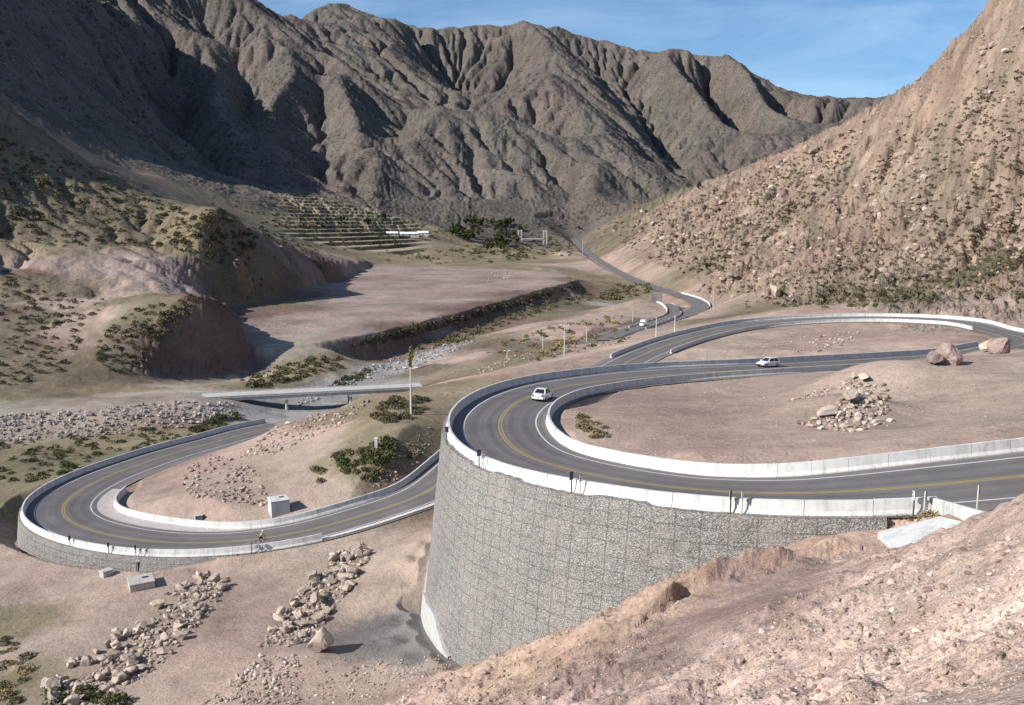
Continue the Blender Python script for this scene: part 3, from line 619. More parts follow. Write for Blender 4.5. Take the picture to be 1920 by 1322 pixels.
# ------------------------------------------------------------------ materials
class NT:
    def __init__(s, name):
        s.m = bpy.data.materials.new(name); s.m.use_nodes = True; s.t = s.m.node_tree; s.n = s.t.nodes; s.n.clear()
        s.out = s.n.new("ShaderNodeOutputMaterial"); s.b = s.n.new("ShaderNodeBsdfPrincipled"); s.t.links.new(s.b.outputs[0], s.out.inputs[0])
        s.b.inputs["Specular IOR Level"].default_value = .15; s.b.inputs["Roughness"].default_value = .9
    def new(s, typ, **kw):
        nd = s.n.new(typ)
        for k, v in kw.items(): setattr(nd, k, v)
        return nd
    def L(s, a, b): s.t.links.new(a, b)
    def val(s, sock, v):
        if hasattr(v, "is_linked") or hasattr(v, "links"): s.L(v, sock)
        else: sock.default_value = v
    def math(s, op, a, b=0.0, c=None, clamp=False):
        nd = s.new("ShaderNodeMath", operation=op, use_clamp=clamp); s.val(nd.inputs[0], a); s.val(nd.inputs[1], b)
        if c is not None: s.val(nd.inputs[2], c)
        return nd.outputs[0]
    def coord(s, kind="Object", scale=(1, 1, 1)):
        tc = s.new("ShaderNodeTexCoord"); mp = s.new("ShaderNodeMapping"); s.L(tc.outputs[kind], mp.inputs[0]); mp.inputs["Scale"].default_value = scale
        return mp.outputs[0]
    def noise(s, vec, scale, detail=4, rough=.55, out=0, typ="FBM"):
        nd = s.new("ShaderNodeTexNoise"); nd.noise_type = typ; s.L(vec, nd.inputs["Vector"]); nd.inputs["Scale"].default_value = scale
        nd.inputs["Detail"].default_value = detail; nd.inputs["Roughness"].default_value = rough; return nd.outputs[out]
    def voro(s, vec, scale, feature="F1", out="Distance", rand=1.0):
        nd = s.new("ShaderNodeTexVoronoi", feature=feature); s.L(vec, nd.inputs["Vector"]); nd.inputs["Scale"].default_value = scale
        nd.inputs["Randomness"].default_value = rand; return nd.outputs[out]
    def ramp(s, fac, stops, interp="LINEAR"):
        nd = s.new("ShaderNodeValToRGB"); nd.color_ramp.interpolation = interp; e = nd.color_ramp.elements
        while len(e) < len(stops): e.new(.5)
        for i, (p, c) in enumerate(stops):
            e[i].position = p; c = (c, c, c) if isinstance(c, (int, float)) else c; e[i].color = (*c, 1)
        s.L(fac, nd.inputs[0]); return nd.outputs[0]
    def mix(s, fac, a, b, mode="MIX"):
        nd = s.new("ShaderNodeMix", data_type="RGBA", blend_type=mode); s.val(nd.inputs[0], fac)
        for k, v in ((6, a), (7, b)):
            if isinstance(v, tuple): nd.inputs[k].default_value = (*v, 1)
            else: s.L(v, nd.inputs[k])
        return nd.outputs[2]
    def bump(s, h, dist=.1, strength=1.0, prev=None):
        nd = s.new("ShaderNodeBump"); s.L(h, nd.inputs["Height"]); nd.inputs["Distance"].default_value = dist; nd.inputs["Strength"].default_value = strength
        if prev is not None: s.L(prev, nd.inputs["Normal"])
        return nd.outputs[0]
    def finish(s, col, nrm=None, rough=None):
        if isinstance(col, tuple): s.b.inputs["Base Color"].default_value = (*col, 1)
        else: s.L(col, s.b.inputs["Base Color"])
        if nrm is not None: s.L(nrm, s.b.inputs["Normal"])
        if rough is not None: s.val(s.b.inputs["Roughness"], rough)
        return s.m
def plain(name, col, rough=.6, spec=.3, var=.12, scale=3.0, metal=0):
    t = NT(name); c = t.coord(); n = t.noise(c, scale, 4)
    lo = tuple(x * (1 - var) for x in col); hi = tuple(min(1, x * (1 + var)) for x in col)
    t.b.inputs["Specular IOR Level"].default_value = spec; t.b.inputs["Metallic"].default_value = metal
    return t.finish(t.ramp(n, [(.3, lo), (.7, hi)]), None, rough)
def ground_mat(name, scales, spot, spot_col, bump_d, far=False):
    t = NT(name); c = t.coord()
    at = t.new("ShaderNodeAttribute", attribute_name="soil"); sc = t.new("ShaderNodeAttribute", attribute_name="scrub")
    a, b, d = scales
    n1 = t.noise(c, a, 5, .6); n2 = t.noise(c, b, 5, .65); n3 = t.noise(c, d, 4, .7)
    m = t.math("ADD", t.math("MULTIPLY", n1, .9), t.math("ADD", t.math("MULTIPLY", n2, .7), t.math("MULTIPLY", n3, .55)))
    mod = t.ramp(t.math("MULTIPLY", m, .47), [(.36, .58), (.5, 1.0), (.64, 1.36)])
    col = t.mix(1.0, at.outputs["Color"], mod, "MULTIPLY")
    # hue drift between pinkish and ochre soil
    hue = t.ramp(t.noise(c, a * .55, 4), [(.35, (1.06, .97, .96)), (.65, (.96, 1.0, .95))])
    col = t.mix(1.0, col, hue, "MULTIPLY")
    # pale stones
    v = t.voro(c, d * 1.6, out="Distance"); rnd = t.voro(c, d * 1.6, out="Color")
    st = t.math("MULTIPLY", t.math("LESS_THAN", v, .22), t.math("GREATER_THAN", t.math("MULTIPLY", rnd, 1.0), .62))
    col = t.mix(t.math("MULTIPLY", st, .55), col, (.5, .42, .36))
    vd = t.voro(c, d * 2.7, out="Distance"); rd = t.new("ShaderNodeSeparateColor"); t.L(t.voro(c, d * 2.7, out="Color"), rd.inputs[0])
    dk = t.math("MULTIPLY", t.math("LESS_THAN", vd, t.math("MULTIPLY", rd.outputs[1], .38)), t.math("GREATER_THAN", rd.outputs[0], .55))
    col = t.mix(t.math("MULTIPLY", dk, .42), col, (.11, .085, .065))
    # plants: small dark olive clumps where the scrub mask is high
    vs = t.voro(c, spot); vr = t.new("ShaderNodeSeparateColor"); t.L(t.voro(c, spot, out="Color"), vr.inputs[0])
    wob = t.noise(c, spot * 3, 3)
    dens = t.math("MULTIPLY", sc.outputs["Fac"], t.ramp(n2, [(.35, .25), (.62, 1.0)]))
    rad = t.math("MULTIPLY", t.math("MULTIPLY", dens, .62), t.math("ADD", .45, vr.outputs[0]))
    on = t.math("LESS_THAN", t.math("ADD", vs, t.math("MULTIPLY", wob, .25)), t.math("ADD", rad, .1))
    on = t.math("MULTIPLY", on, t.math("LESS_THAN", vr.outputs[1], t.math("MULTIPLY", dens, 1.1)))
    pc = t.mix(vr.outputs[2], spot_col, tuple(x * y for x, y in zip(spot_col, (1.7, 1.55, 1.35))))
    col = t.mix(t.math("MULTIPLY", on, .85), col, pc)
    h = t.math("ADD", t.math("MULTIPLY", n2, 1.0), t.math("ADD", t.math("MULTIPLY", n3, .45), t.math("ADD", t.math("ADD", t.math("MULTIPLY", st, .10), t.math("MULTIPLY", dk, -.06)), t.math("MULTIPLY", on, .12))))
    n4 = t.noise(c, d * 5.5, 3, .7); col = t.mix(1.0, col, t.ramp(n4, [(.34, .76), (.66, 1.22)]), "MULTIPLY")
    h = t.math("ADD", h, t.math("MULTIPLY", n4, .16))
    nr = t.bump(h, bump_d, 1.0)
    return t.finish(col, nr, .95)
# ------------------------------------------------------------------ terrain meshes (one sheet, cut into named regions)
nr_, na_ = Z.shape
Vall = np.stack([X, Y, Z], -1).reshape(-1, 3).astype(np.float32)
ii = (np.arange(nr_ - 1)[:, None] * na_ + np.arange(na_ - 1)[None, :])
Fall = np.stack([ii, ii + 1, ii + na_ + 1, ii + na_], -1)
reg = np.zeros((nr_ - 1, na_ - 1), np.int32)
def fc(G): return G[:-1, :-1]
reg[fc(mM) > .35] = 1; reg[fc(L2) > 7.32] = 1
reg[fc(rightm) > .4] = 2
reg[(fc(lefth) > .5)] = 3
MAT_G = ground_mat("soil_ground", (.05, .35, 2.4), 1.1, (.085, .08, .042), .30)
MAT_M = ground_mat("range_rock", (.006, .035, .16), .12, (.040, .043, .029), 3.4)
MAT_R = ground_mat("slope_rock", (.02, .12, .7), .33, (.085, .085, .05), 1.6)
MAT_L = ground_mat("hill_scrub", (.02, .12, .7), .30, (.06, .058, .032), 1.0)
cf = COLR.reshape(-1, 3); sf = SCRB.reshape(-1)
for k, nm, mt in ((0, "ground", MAT_G), (1, "mountains", MAT_M), (2, "hillside", MAT_R), (3, "hills", MAT_L)):
    f = Fall[reg == k].reshape(-1, 4); used = np.unique(f); mp = np.full(len(Vall), -1, np.int32); mp[used] = np.arange(len(used))
    me = np_mesh(nm, Vall[used], mp[f])
    ca = me.color_attributes.new("soil", "FLOAT_COLOR", "POINT"); ca.data.foreach_set("color", np.concatenate([cf[used], np.ones((len(used), 1), np.float32)], 1).ravel().astype(np.float32))
    sa = me.attributes.new("scrub", "FLOAT", "POINT"); sa.data.foreach_set("value", sf[used].astype(np.float32))
    o = mobj(nm, me, mt); tag(o, kind="structure")
# ------------------------------------------------------------------ road
def ribbon(name, s0, s1, o0, o1, dz, mat, parent=None, step=1.0, nx=1, path=None):
    s = np.arange(s0, s1 + 1e-6, step); V = []; uv = []
    for q in s:
        for k in range(nx + 1):
            a = o0(q) if callable(o0) else o0; b = o1(q) if callable(o1) else o1
            o = a + (b - a) * k / nx
            V.append((path or road_pt)(q, o, dz)[0]); uv.append((o, q))
    n = nx + 1; f = []
    for i in range(len(s) - 1):
        for k in range(nx): f.append((i * n + k, (i + 1) * n + k, (i + 1) * n + k + 1, i * n + k + 1))
    f = np.array(f)
    v = np.array(V); a, b, c = v[f[0][0]], v[f[0][1]], v[f[0][2]]
    if np.cross(b - a, c - a)[2] < 0: f = f[:, ::-1]
    me = np_mesh(name, v, f)
    ul = me.uv_layers.new(name="UVMap"); uvn = np.array(uv, np.float32)
    li = np.empty(len(me.loops), np.int32); me.loops.foreach_get("vertex_index", li); ul.data.foreach_set("uv", uvn[li].ravel())
    return mobj(name, me, mat, parent)
def asphalt():
    t = NT("asphalt"); c = t.coord(); uv = t.new("ShaderNodeUVMap"); sx = t.new("ShaderNodeSeparateXYZ"); t.L(uv.outputs[0], sx.inputs[0])
    off = t.math("ABSOLUTE", sx.outputs[0])
    wob = t.math("MULTIPLY", t.math("SUBTRACT", t.noise(c, .15, 3), .5), .5)
    lane = t.math("ABSOLUTE", t.math("SUBTRACT", t.math("ADD", off, wob), 1.85))
    trk = t.ramp(t.math("ABSOLUTE", t.math("SUBTRACT", lane, .85)), [(.0, .88), (.5, 1.06)])
    mp = t.new("ShaderNodeMapping"); t.L(uv.outputs[0], mp.inputs[0]); mp.inputs["Scale"].default_value = (2.2, .03, 1)
    streak = t.ramp(t.noise(mp.outputs[0], 1.0, 4, .6), [(.3, .86), (.7, 1.14)])
    n = t.ramp(t.noise(c, .25, 5, .6), [(.3, .88), (.7, 1.12)]); g = t.ramp(t.noise(c, 14, 3, .7), [(.3, .8), (.7, 1.2)])
    col = t.mix(1, t.mix(1, t.mix(1, (.150, .136, .131), trk, "MULTIPLY"), n, "MULTIPLY"), g, "MULTIPLY"); col = t.mix(1, col, streak, "MULTIPLY")
    pt = t.ramp(t.noise(c, .09, 2, .5), [(.46, .93), (.5, 1.03), (.56, 1.0)]); col = t.mix(1, col, pt, "MULTIPLY")
    dust = t.math("MULTIPLY", t.ramp(off, [(.0, 0), (4.2 / 6, 0), (1.0, .0)]), 1.0)
    ed = t.ramp(t.math("ADD", t.math("MULTIPLY", off, .166), t.math("MULTIPLY", wob, .3)), [(.68, 0), (.92, .55)])
    col = t.mix(ed, col, (.26, .22, .19))
    t.b.inputs["Specular IOR Level"].default_value = .25
    return t.finish(col, t.bump(t.noise(c, 30, 2), .004), .8)
MAT_A = asphalt()
def paint(name, col, wear=.35):
    t = NT(name); c = t.coord(); n = t.noise(c, 2.5, 5, .7)
    return t.finish(t.mix(t.ramp(n, [(.45, 0), (.75, wear)]), col, (.13, .12, .115)), None, .6)
MAT_W = paint("white_line_paint", (.62, .61, .60)); MAT_Y = paint("yellow_line_paint", (.40, .30, .085))
S_END = S_LEND - 26
road = ribbon("road", 0, S_END, -6.0, 5.6, 0.0, MAT_A, nx=12); tag(road, kind="structure")
def inner_w(s): return 1.0
for s0, s1, o, w, m in [(0, S_END, 3.72, .15, MAT_W), (0, S_END, -3.72, .15, MAT_W), (0, S_END, .14, .13, MAT_Y), (0, S_END, -.14, .13, MAT_Y)]:
    ribbon("road_marking", s0, s1, o - w / 2, o + w / 2, .006, m, road)
# the old road up the valley, its loop and the gravel tracks
def pathfn(pts, step=1.5, sm=2, dz=0.0, snap=False):
    C, S = spline(pts, step, sm); T, N = frame(C)
    if snap:
        for k in range(len(C)): C[k, 2] = ground_z(C[k, 0], C[k, 1])
        for _ in range(10): C[1:-1, 2] = C[1:-1, 2] * .5 + (C[:-2, 2] + C[2:, 2]) * .25
    def f(s, off, d=0.0):
        i = np.interp(s, S, np.arange(len(S))); c = np.array([np.interp(s, S, C[:, k]) for k in range(3)])
        n = np.array([np.interp(s, S, N[:, k]) for k in range(2)]); n /= np.linalg.norm(n)
        return np.array([c[0] + n[0] * off, c[1] + n[1] * off, c[2] + d + dz]), n
    return f, S[-1]
def hits(*uv):
    q = []
    for u, v in uv:
        p = hit(u, v, 60); q.append((u, v, p[1]))
    return [tuple(at_d(*t)) for t in dens(q)]
def drape(name, f, L, o0, o1, mat, lift, step=1.5, nx=6, parent=None):
    s = np.arange(0, L, step); V = []
    for q in s:
        for k in range(nx + 1):
            o = o0 + (o1 - o0) * k / nx; p, n = f(q, o); V.append((p[0], p[1], max(ground_z(p[0], p[1]) + .03, p[2] + lift * .4) + lift * .6))
    n = nx + 1; F_ = [(i * n + k, (i + 1) * n + k, (i + 1) * n + k + 1, i * n + k + 1) for i in range(len(s) - 1) for k in range(nx)]
    v = np.array(V); F_ = np.array(F_); a, b, c = v[F_[0][0]], v[F_[0][1]], v[F_[0][2]]
    if np.cross(b - a, c - a)[2] < 0: F_ = F_[:, ::-1]
    return mobj(name, np_mesh(name, v, F_), mat, parent)
MAT_AF = plain("old_asphalt", (.17, .155, .15), .85, .2, .2, .3)
MAT_T = plain("gravel_track", (.33, .295, .26), .95, .1, .18, .35)
def f1(q, off, d=0.0):
    i = np.interp(q, VS, np.arange(len(VS))); c = np.array([np.interp(q, VS, VC[:, k]) for k in range(3)]); n = np.array([np.interp(q, VS, VN[:, k]) for k in range(2)]); n /= np.linalg.norm(n)
    return np.array([c[0] + n[0] * off, c[1] + n[1] * off, c[2] + d]), n
VR = ribbon("road", 0, VS[-1], -5, 5, 0.0, MAT_AF, step=2.0, path=f1); tag(VR, kind="structure")
f3, L3 = pathfn(hits((1130, 640), (1180, 622), (1230, 606), (1272, 590), (1275, 582), (1250, 575), (1232, 569), (1222, 560), (1230, 552)), 1.5, 3, snap=True)
tag(drape("road", f3, L3, -3.2, 3.2, MAT_AF, .45), kind="structure")
# ------------------------------------------------------------------ concrete barriers
def concrete(name, col=(.61, .60, .575)):
    t = NT(name); c = t.coord(); n = t.noise(c, .8, 5, .65); g = t.noise(c, 12, 3, .6)
    mp = t.new("ShaderNodeMapping"); t.L(c, mp.inputs[0]); mp.inputs["Scale"].default_value = (2.5, 2.5, .18); st = t.noise(mp.outputs[0], 1.0, 4, .6)
    k = t.ramp(t.math("MULTIPLY", t.math("ADD", n, t.math("ADD", t.math("MULTIPLY", g, .4), st)), .42), [(.36, .62), (.50, .96), (.64, 1.1)])
    return t.finish(t.mix(1, col, k, "MULTIPLY"), t.bump(g, .01), .8)
MAT_C = concrete("barrier_concrete"); MAT_C2 = concrete("grey_concrete", (.48, .475, .45)); MAT_CP = concrete("pinkish_concrete", (.50, .44, .41))
PROF = [(-.30, -.12), (-.30, .09), (-.17, .30), (-.10, .92), (.10, .92), (.17, .30), (.30, .09), (.30, -.12)]
def barrier(s0, s1, off, label, seg=3.0, gap=.03, prof=PROF, mat=None, name="concrete_barrier", cat="barrier", path=None, joints=True):
    V = []; Fq = []; np_ = len(prof); rp = path or road_pt
    nseg = max(1, int((s1 - s0) / seg)); L = (s1 - s0) / nseg
    rr = random.Random(int(s0 * 7 + 3))
    for k in range(nseg):
        a = s0 + k * L + gap / 2; b = s0 + (k + 1) * L - gap / 2; jo = rr.uniform(-.012, .012); jz = rr.uniform(-.01, .01); rows = []
        for q in np.linspace(a, b, 4):
            o = off(q) if callable(off) else off; base = len(V)
            p0, n = rp(q, o)
            for (dx, dz) in prof:
                V.append((p0[0] + n[0] * (dx + jo), p0[1] + n[1] * (dx + jo), p0[2] + dz + jz))
            rows.append(base)
        for r0, r1 in zip(rows[:-1], rows[1:]):
            for m in range(np_ - 1): Fq.append((r0 + m, r0 + m + 1, r1 + m + 1, r1 + m))
        for r, rev in ((rows[0], False), (rows[-1], True)):
            for m in range(np_ // 2 - 1):
                q4 = (r + m, r + m + 1, r + np_ - 2 - m, r + np_ - 1 - m); Fq.append(q4[::-1] if not rev else q4)
    me = np_mesh(name, V, Fq, smooth=False); o = mobj(name, me, mat or MAT_C); 
    return tag(o, label, cat, "concrete barriers along the road") if cat else o
def s_of_u(u, off, s0, s1):
    best = min(np.arange(s0, s1, .25), key=lambda q: abs(project(road_pt(q, off)[0])[0] - u)); return float(best)
S_BEND = s_of_u(1758, 5.2, 62, 80)
def lin(s): 
    return -5.05 - 2.1 * float(sstep(S_LAPEX - 42, S_LAPEX - 18, s) * 1.0)
barrier(S_BEND, s_of_u(1832, 5.2, 235, 275), 5.2, "long white concrete barrier along the outer rim above the stone retaining wall")
barrier(48, s_of_u(1640, -5.05, 200, 240), -5.05, "white concrete barrier curving round the inner side of the near hairpin beside the dirt infield")
barrier(304, 466, -5.25, "white concrete barrier along the foot of the rocky slope on the far loop")
barrier(318, 455, 5.05, "white concrete barrier on the inner edge of the far loop behind the two reddish boulders")
barrier(569, S_END - 1, 5.2, "white concrete barrier round the outside of the lower left hairpin")
barrier(534, S_LAPEX + 12, lin, "white concrete barrier inside the lower left hairpin beside the concrete block")
kb = barrier(545, 569, 5.0, "low white concrete kerb beside the lower road left of the stone retaining wall", prof=[(-.3, -.1), (-.3, .22), (.3, .22), (.3, -.1)], name="concrete_kerb", cat="kerb"); del kb["group"]
ap = ribbon("pavement", 560, S_LAPEX + 14, lambda s: -4.55, lambda s: lin(s) + .2, .02, MAT_CP, nx=2); tag(ap, kind="structure")
# ------------------------------------------------------------------ stone-faced retaining walls
def gabion(name, tint=(1, 1, 1), cell=(1.25, .95)):
    t = NT(name); uv = t.new("ShaderNodeUVMap"); c = t.coord(); U = uv.outputs[0]
    sx = t.new("ShaderNodeSeparateXYZ"); t.L(U, sx.inputs[0])
    mp = t.new("ShaderNodeMapping"); t.L(U, mp.inputs[0]); mp.inputs["Scale"].default_value = (1, 1.15, 1)
    v = t.voro(mp.outputs[0], 15); vc = t.new("ShaderNodeSeparateColor"); t.L(t.voro(mp.outputs[0], 15, out="Color"), vc.inputs[0])
    stone = t.ramp(vc.outputs[0], [(0, (.25, .225, .20)), (.35, (.39, .36, .325)), (.7, (.50, .47, .43)), (1, (.66, .63, .58))])
    warm = t.mix(t.math("MULTIPLY", t.math("GREATER_THAN", vc.outputs[1], .8), .6), stone, (.34, .28, .225))
    gapm = t.ramp(v, [(.34, 1.0), (.64, .5)])
    col = t.mix(1, warm, gapm, "MULTIPLY")
    # joints between the wire-faced units, a little crooked
    wob = t.math("MULTIPLY", t.math("SUBTRACT", t.noise(c, .6, 2), .5), .10)
    def saw(x, p): 
        q = t.math("FRACT", t.math("DIVIDE", t.math("ADD", x, wob), p)); return t.math("MULTIPLY", t.math("MINIMUM", q, t.math("SUBTRACT", 1.0, q)), p)
    ju = saw(sx.outputs[0], cell[0]); jv = saw(sx.outputs[1], cell[1])
    jn = t.noise(c, .5, 3, .6); thr = t.math("MULTIPLY", t.ramp(jn, [(.3, .55), (.62, 1.0)]), .042)
    j1 = t.math("LESS_THAN", ju, t.math("MULTIPLY", thr, .9)); j2 = t.math("LESS_THAN", jv, t.math("MULTIPLY", thr, .85)); j = t.math("MAXIMUM", j1, j2)
    col = t.mix(t.math("MULTIPLY", j, .44), col, (.07, .062, .055))
    big = t.ramp(t.noise(c, .12, 4, .6), [(.3, .84), (.7, 1.14)]); col = t.mix(1, col, big, "MULTIPLY"); col = t.mix(1, col, tint, "MULTIPLY")
    dust = t.ramp(t.noise(c, .35, 4, .65), [(.5, 0), (.75, .35)]); col = t.mix(dust, col, (.40, .345, .29))
    h = t.math("SUBTRACT", t.math("MULTIPLY", t.math("SUBTRACT", .7, v), 1.0), t.math("MULTIPLY", j, .8))
    return t.finish(col, t.bump(h, .05), .95)
MAT_GB = gabion("stone_facing", (.85, .875, .905)); MAT_GB2 = gabion("grey_stone_facing", (.95, .97, 1.0), (1.1, .9))
def wall(name, s0, s1, side, o_top, batter, top_fn, bot_fn, mat, step=.5, vstep=.5, cap=.55):
    S_ = np.arange(s0, s1, step); tops = []; nv = 0
    H = []
    for q in S_:
        p, n = road_pt(q, side * o_top); zt = p[2] + top_fn(q); zb = bot_fn(q); H.append((q, p, n, zt, zb))
    nv = int(max(h[3] - h[4] for h in H) / vstep) + 2
    V = []; UV = []
    for (q, p, n, zt, zb) in H:
        po, _ = road_pt(q, side * (o_top - cap)); V.append((po[0], po[1], zt - .02)); UV.append((q, 0.35))
        for k in range(nv + 1):
            hgt = (zt - zb) * k / nv; o = o_top + batter * hgt
            rough = .05 * noise(np.array([q * 1.3]), np.array([hgt * 1.3]))[0]
            pp, _ = road_pt(q, side * (o + rough)); V.append((pp[0], pp[1], zt - hgt)); UV.append((q, -hgt))
    m = nv + 2; f = []
    for i in range(len(S_) - 1):
        for k in range(m - 1):
            a = i * m + k; b = (i + 1) * m + k; f.append((a, b, b + 1, a + 1) if side < 0 else (a, a + 1, b + 1, b))
    f = np.array(f); me = np_mesh(name, np.array(V), f, smooth=False)
    ul = me.uv_layers.new(name="UVMap"); li = np.empty(len(me.loops), np.int32); me.loops.foreach_get("vertex_index", li); ul.data.foreach_set("uv", np.array(UV, np.float32)[li].ravel())
    return mobj(name, me, mat)
def stepped(q):
    k = math.floor(q / 3.6); r = random.Random(k * 31 + 5).random()
    return .03 + ((.17 if r > .62 else (.07 if r > .35 else 0.0)) + .03 * math.sin(q * 5.1)) * float(sstep(S_NEAR - 6, S_NEAR + 4, q))
def bot(q):
    z = float(np.interp(q, WF_S, WF_Z)); return z - 1.6
gw = wall("retaining_wall", s_of_u(1665, 5.85, 66, 90), S_STR + 22, 1, 5.85, .11, stepped, bot, MAT_GB)
tag(gw, "tall curved retaining wall faced with grey stone in wire units under the near hairpin", "retaining wall")
def foot_uv(q):
    z = float(np.interp(q, WF_S, WF_Z)); c, _ = road_pt(q, 5.85); p, _ = road_pt(q, 5.9 + .11 * (c[2] - z)); return project((p[0], p[1], z))
FS = [q for q in np.arange(S_APEX - 40, S_APEX + 4, .5) if foot_uv(q)[0] < 848]
FS0, FS1 = FS[0], S_APEX + 6
ft = wall("footing", FS0, FS1, 1, 6.0, .11, lambda q: float(np.interp(q, WF_S, WF_Z)) + .2 + 2.3 * float(sstep(FS0, FS0 + 5, q)) - road_pt(q, 6.0)[0][2], bot, MAT_C2, .5, 1.0)
fm = ft.data; co = np.empty(len(fm.vertices) * 3, np.float32); fm.vertices.foreach_get("co", co); co = co.reshape(-1, 3)
s_list = np.arange(FS0, FS1, .5); m_ = len(co) // len(s_list)
for i, q in enumerate(s_list):                 # a little proud of the face, on the same batter
    zt_wall = road_pt(q, 5.85)[0][2] + .1
    for k in range(m_):
        r = i * m_ + k; o = 5.85 + .11 * (zt_wall - co[r, 2]) + (.28 if k else -.2)
        p, _ = road_pt(q, o); co[r, 0], co[r, 1] = p[0], p[1]
fm.vertices.foreach_set("co", co.ravel()); fm.update(); ft.parent = gw
def bot2(q):
    p, _ = road_pt(q, 6.6); return min(p[2] - 1.2, ground_z(p[0], p[1]) - .8)
gl_ = wall("retaining_wall", S_LAPEX - 36, S_LAPEX + 17, 1, 5.75, .12, lambda q: .06, bot2, MAT_GB2)
tag(gl_, "low grey stone retaining wall under the outside of the lower left hairpin", "retaining wall")
# ------------------------------------------------------------------ rocks
def rock_me(name, seed, sub=2, cuts=11, sq=(1, .8, .7), dm=.42):
    rr = np.random.default_rng(seed); bm = bmesh.new(); bmesh.ops.create_icosphere(bm, subdivisions=sub, radius=1.0)
    co = np.array([v.co[:] for v in bm.verts]); 
    for _ in range(cuts):
        n = rr.normal(size=3); n /= np.linalg.norm(n); d = rr.uniform(dm, .84)
        t = co @ n - d; co -= np.maximum(t, 0)[:, None] * n
    co *= np.array(sq) * rr.uniform(.85, 1.15, 3); co += .012 * rr.normal(size=co.shape)
    co += co * (.05 * fbm(co[:, 0] * 1.7 + seed, co[:, 1] * 1.7 + co[:, 2] * 1.3, 3))[:, None]
    for v, c in zip(bm.verts, co): v.co = c
    me = bpy.data.meshes.new(name); bm.to_mesh(me); bm.free(); return me
def rock_mat(name, lo, hi, sc=1.2):
    t = NT(name); c = t.coord(); oi = t.new("ShaderNodeObjectInfo")
    n = t.noise(c, sc, 5, .65); g = t.noise(c, sc * 9, 3, .7)
    col = t.ramp(n, [(.3, lo), (.7, hi)])
    rnd = t.ramp(oi.outputs["Random"], [(0, (.78, .76, .76)), (.5, (1, .97, .95)), (1, (1.18, 1.12, 1.05))])
    col = t.mix(1, t.mix(1, col, rnd, "MULTIPLY"), t.ramp(g, [(.3, .8), (.7, 1.15)]), "MULTIPLY")
    return t.finish(col, t.bump(g, .05), .95)
RM_PALE = rock_mat("pale_rock", (.36, .29, .24), (.56, .48, .41)); RM_RED = rock_mat("red_rock", (.25, .185, .165), (.42, .335, .295), .5); RM_GREY = rock_mat("grey_rock", (.18, .165, .16), (.38, .35, .335))
RM_CREAM = rock_mat("cream_rock", (.42, .35, .27), (.58, .51, .43))
ROCKS = {}
for key, mt in (("pale", RM_PALE), ("red", RM_RED), ("grey", RM_GREY), ("cream", RM_CREAM)):
    ROCKS[key] = []
    for k in range(6):
        me = rock_me("boulder_" + key, 40 + k, 3, 13 + 2 * k, [(1, .72, .66), (1, .9, .8), (1.25, .66, .6), (1.05, .8, .48), (.9, .9, .8), (1.3, .75, .6)][k]); me.materials.append(mt); ROCKS[key].append(me)
for key, mt in (("pale", RM_PALE), ("red", RM_RED), ("cream", RM_CREAM)):
    for k in range(3):
        me = rock_me("big_boulder_" + key, 75 + k, 4, 16, [(1, .9, .8), (1.15, .8, .7), (.95, .9, .9)][k], .66); me.materials.append(mt); ROCKS[key].append(me)
rng = random.Random(5)
def place_rock(p, size, kind="pale", label="", group=None, name="boulder", sink=.25, lift=0.0, rot=None, sq=None):
    o = bpy.data.objects.new(name, rng.choice(ROCKS[kind][:6])); COL.objects.link(o)
    o.location = (p[0], p[1], p[2] + size * (.62 - sink) + lift); o.scale = [size * (sq[i] if sq else rng.uniform(.85, 1.15)) for i in range(3)]
    o.rotation_euler = rot or (rng.uniform(-.35, .35), rng.uniform(-.35, .35), rng.uniform(0, 6.28))
    return tag(o, label, "rock", group)
def scatter_poly(poly, n, rnd=rng):
    us = [p[0] for p in poly]; vs = [p[1] for p in poly]; out = []
    def ins(u, v):
        c = False; j = len(poly) - 1
        for i in range(len(poly)):
            if (poly[i][1] > v) != (poly[j][1] > v) and u < (poly[j][0] - poly[i][0]) * (v - poly[i][1]) / (poly[j][1] - poly[i][1]) + poly[i][0]: c = not c
            j = i
        return c
    k = 0
    while len(out) < n and k < n * 30:
        k += 1; u, v = rnd.uniform(min(us), max(us)), rnd.uniform(min(vs), max(vs))
        if ins(u, v): out.append((u, v))
    return out
def strip(pts, hw, n, rnd=rng):
    out = []
    for _ in range(n):
        t = rnd.random() * (len(pts) - 1); i = min(int(t), len(pts) - 2); f = t - i
        a, b = pts[i], pts[i + 1]; x = rnd.uniform(-1, 1) * (hw[i] + (hw[i + 1] - hw[i]) * f)
        L = math.hypot(b[0] - a[0], b[1] - a[1]); nx, ny = -(b[1] - a[1]) / L, (b[0] - a[0]) / L
        out.append((a[0] + (b[0] - a[0]) * f + nx * x, a[1] + (b[1] - a[1]) * f + ny * x, abs(x)))
    return out
def px_m(p, px): return px * p[1] / F
def dump_row(pts, hw, n, lab, group, smin, smax):
    q = strip(pts, hw, n); occ = []
    items = []
    for (u, v, x) in q:
        p = hit(u, v)
        if p is None: continue
        items.append((p, min(smax, smin + (smax - smin) * rng.random() ** 1.7)))
    items.sort(key=lambda t: -t[1])
    for p, s in items:
        lift = 0; 
        for (q0, s0) in occ:
            d = math.hypot(p[0] - q0[0], p[1] - q0[1])
            if d < (s + s0) * .62: lift = max(lift, min(s0 * .75, 1.3) * (1 - d / ((s + s0) * .75)))
        occ.append((p, s)); place_rock(p, s, "pale" if rng.random() < .72 else "cream", lab, group, lift=lift)
dump_row([(95, 1318), (190, 1255), (290, 1190), (350, 1130), (408, 1088)], [34, 44, 46, 40, 22], 165, "tan boulder dumped in the long loose row at the lower left corner", "boulders of the lower left row", .26, 1.02)
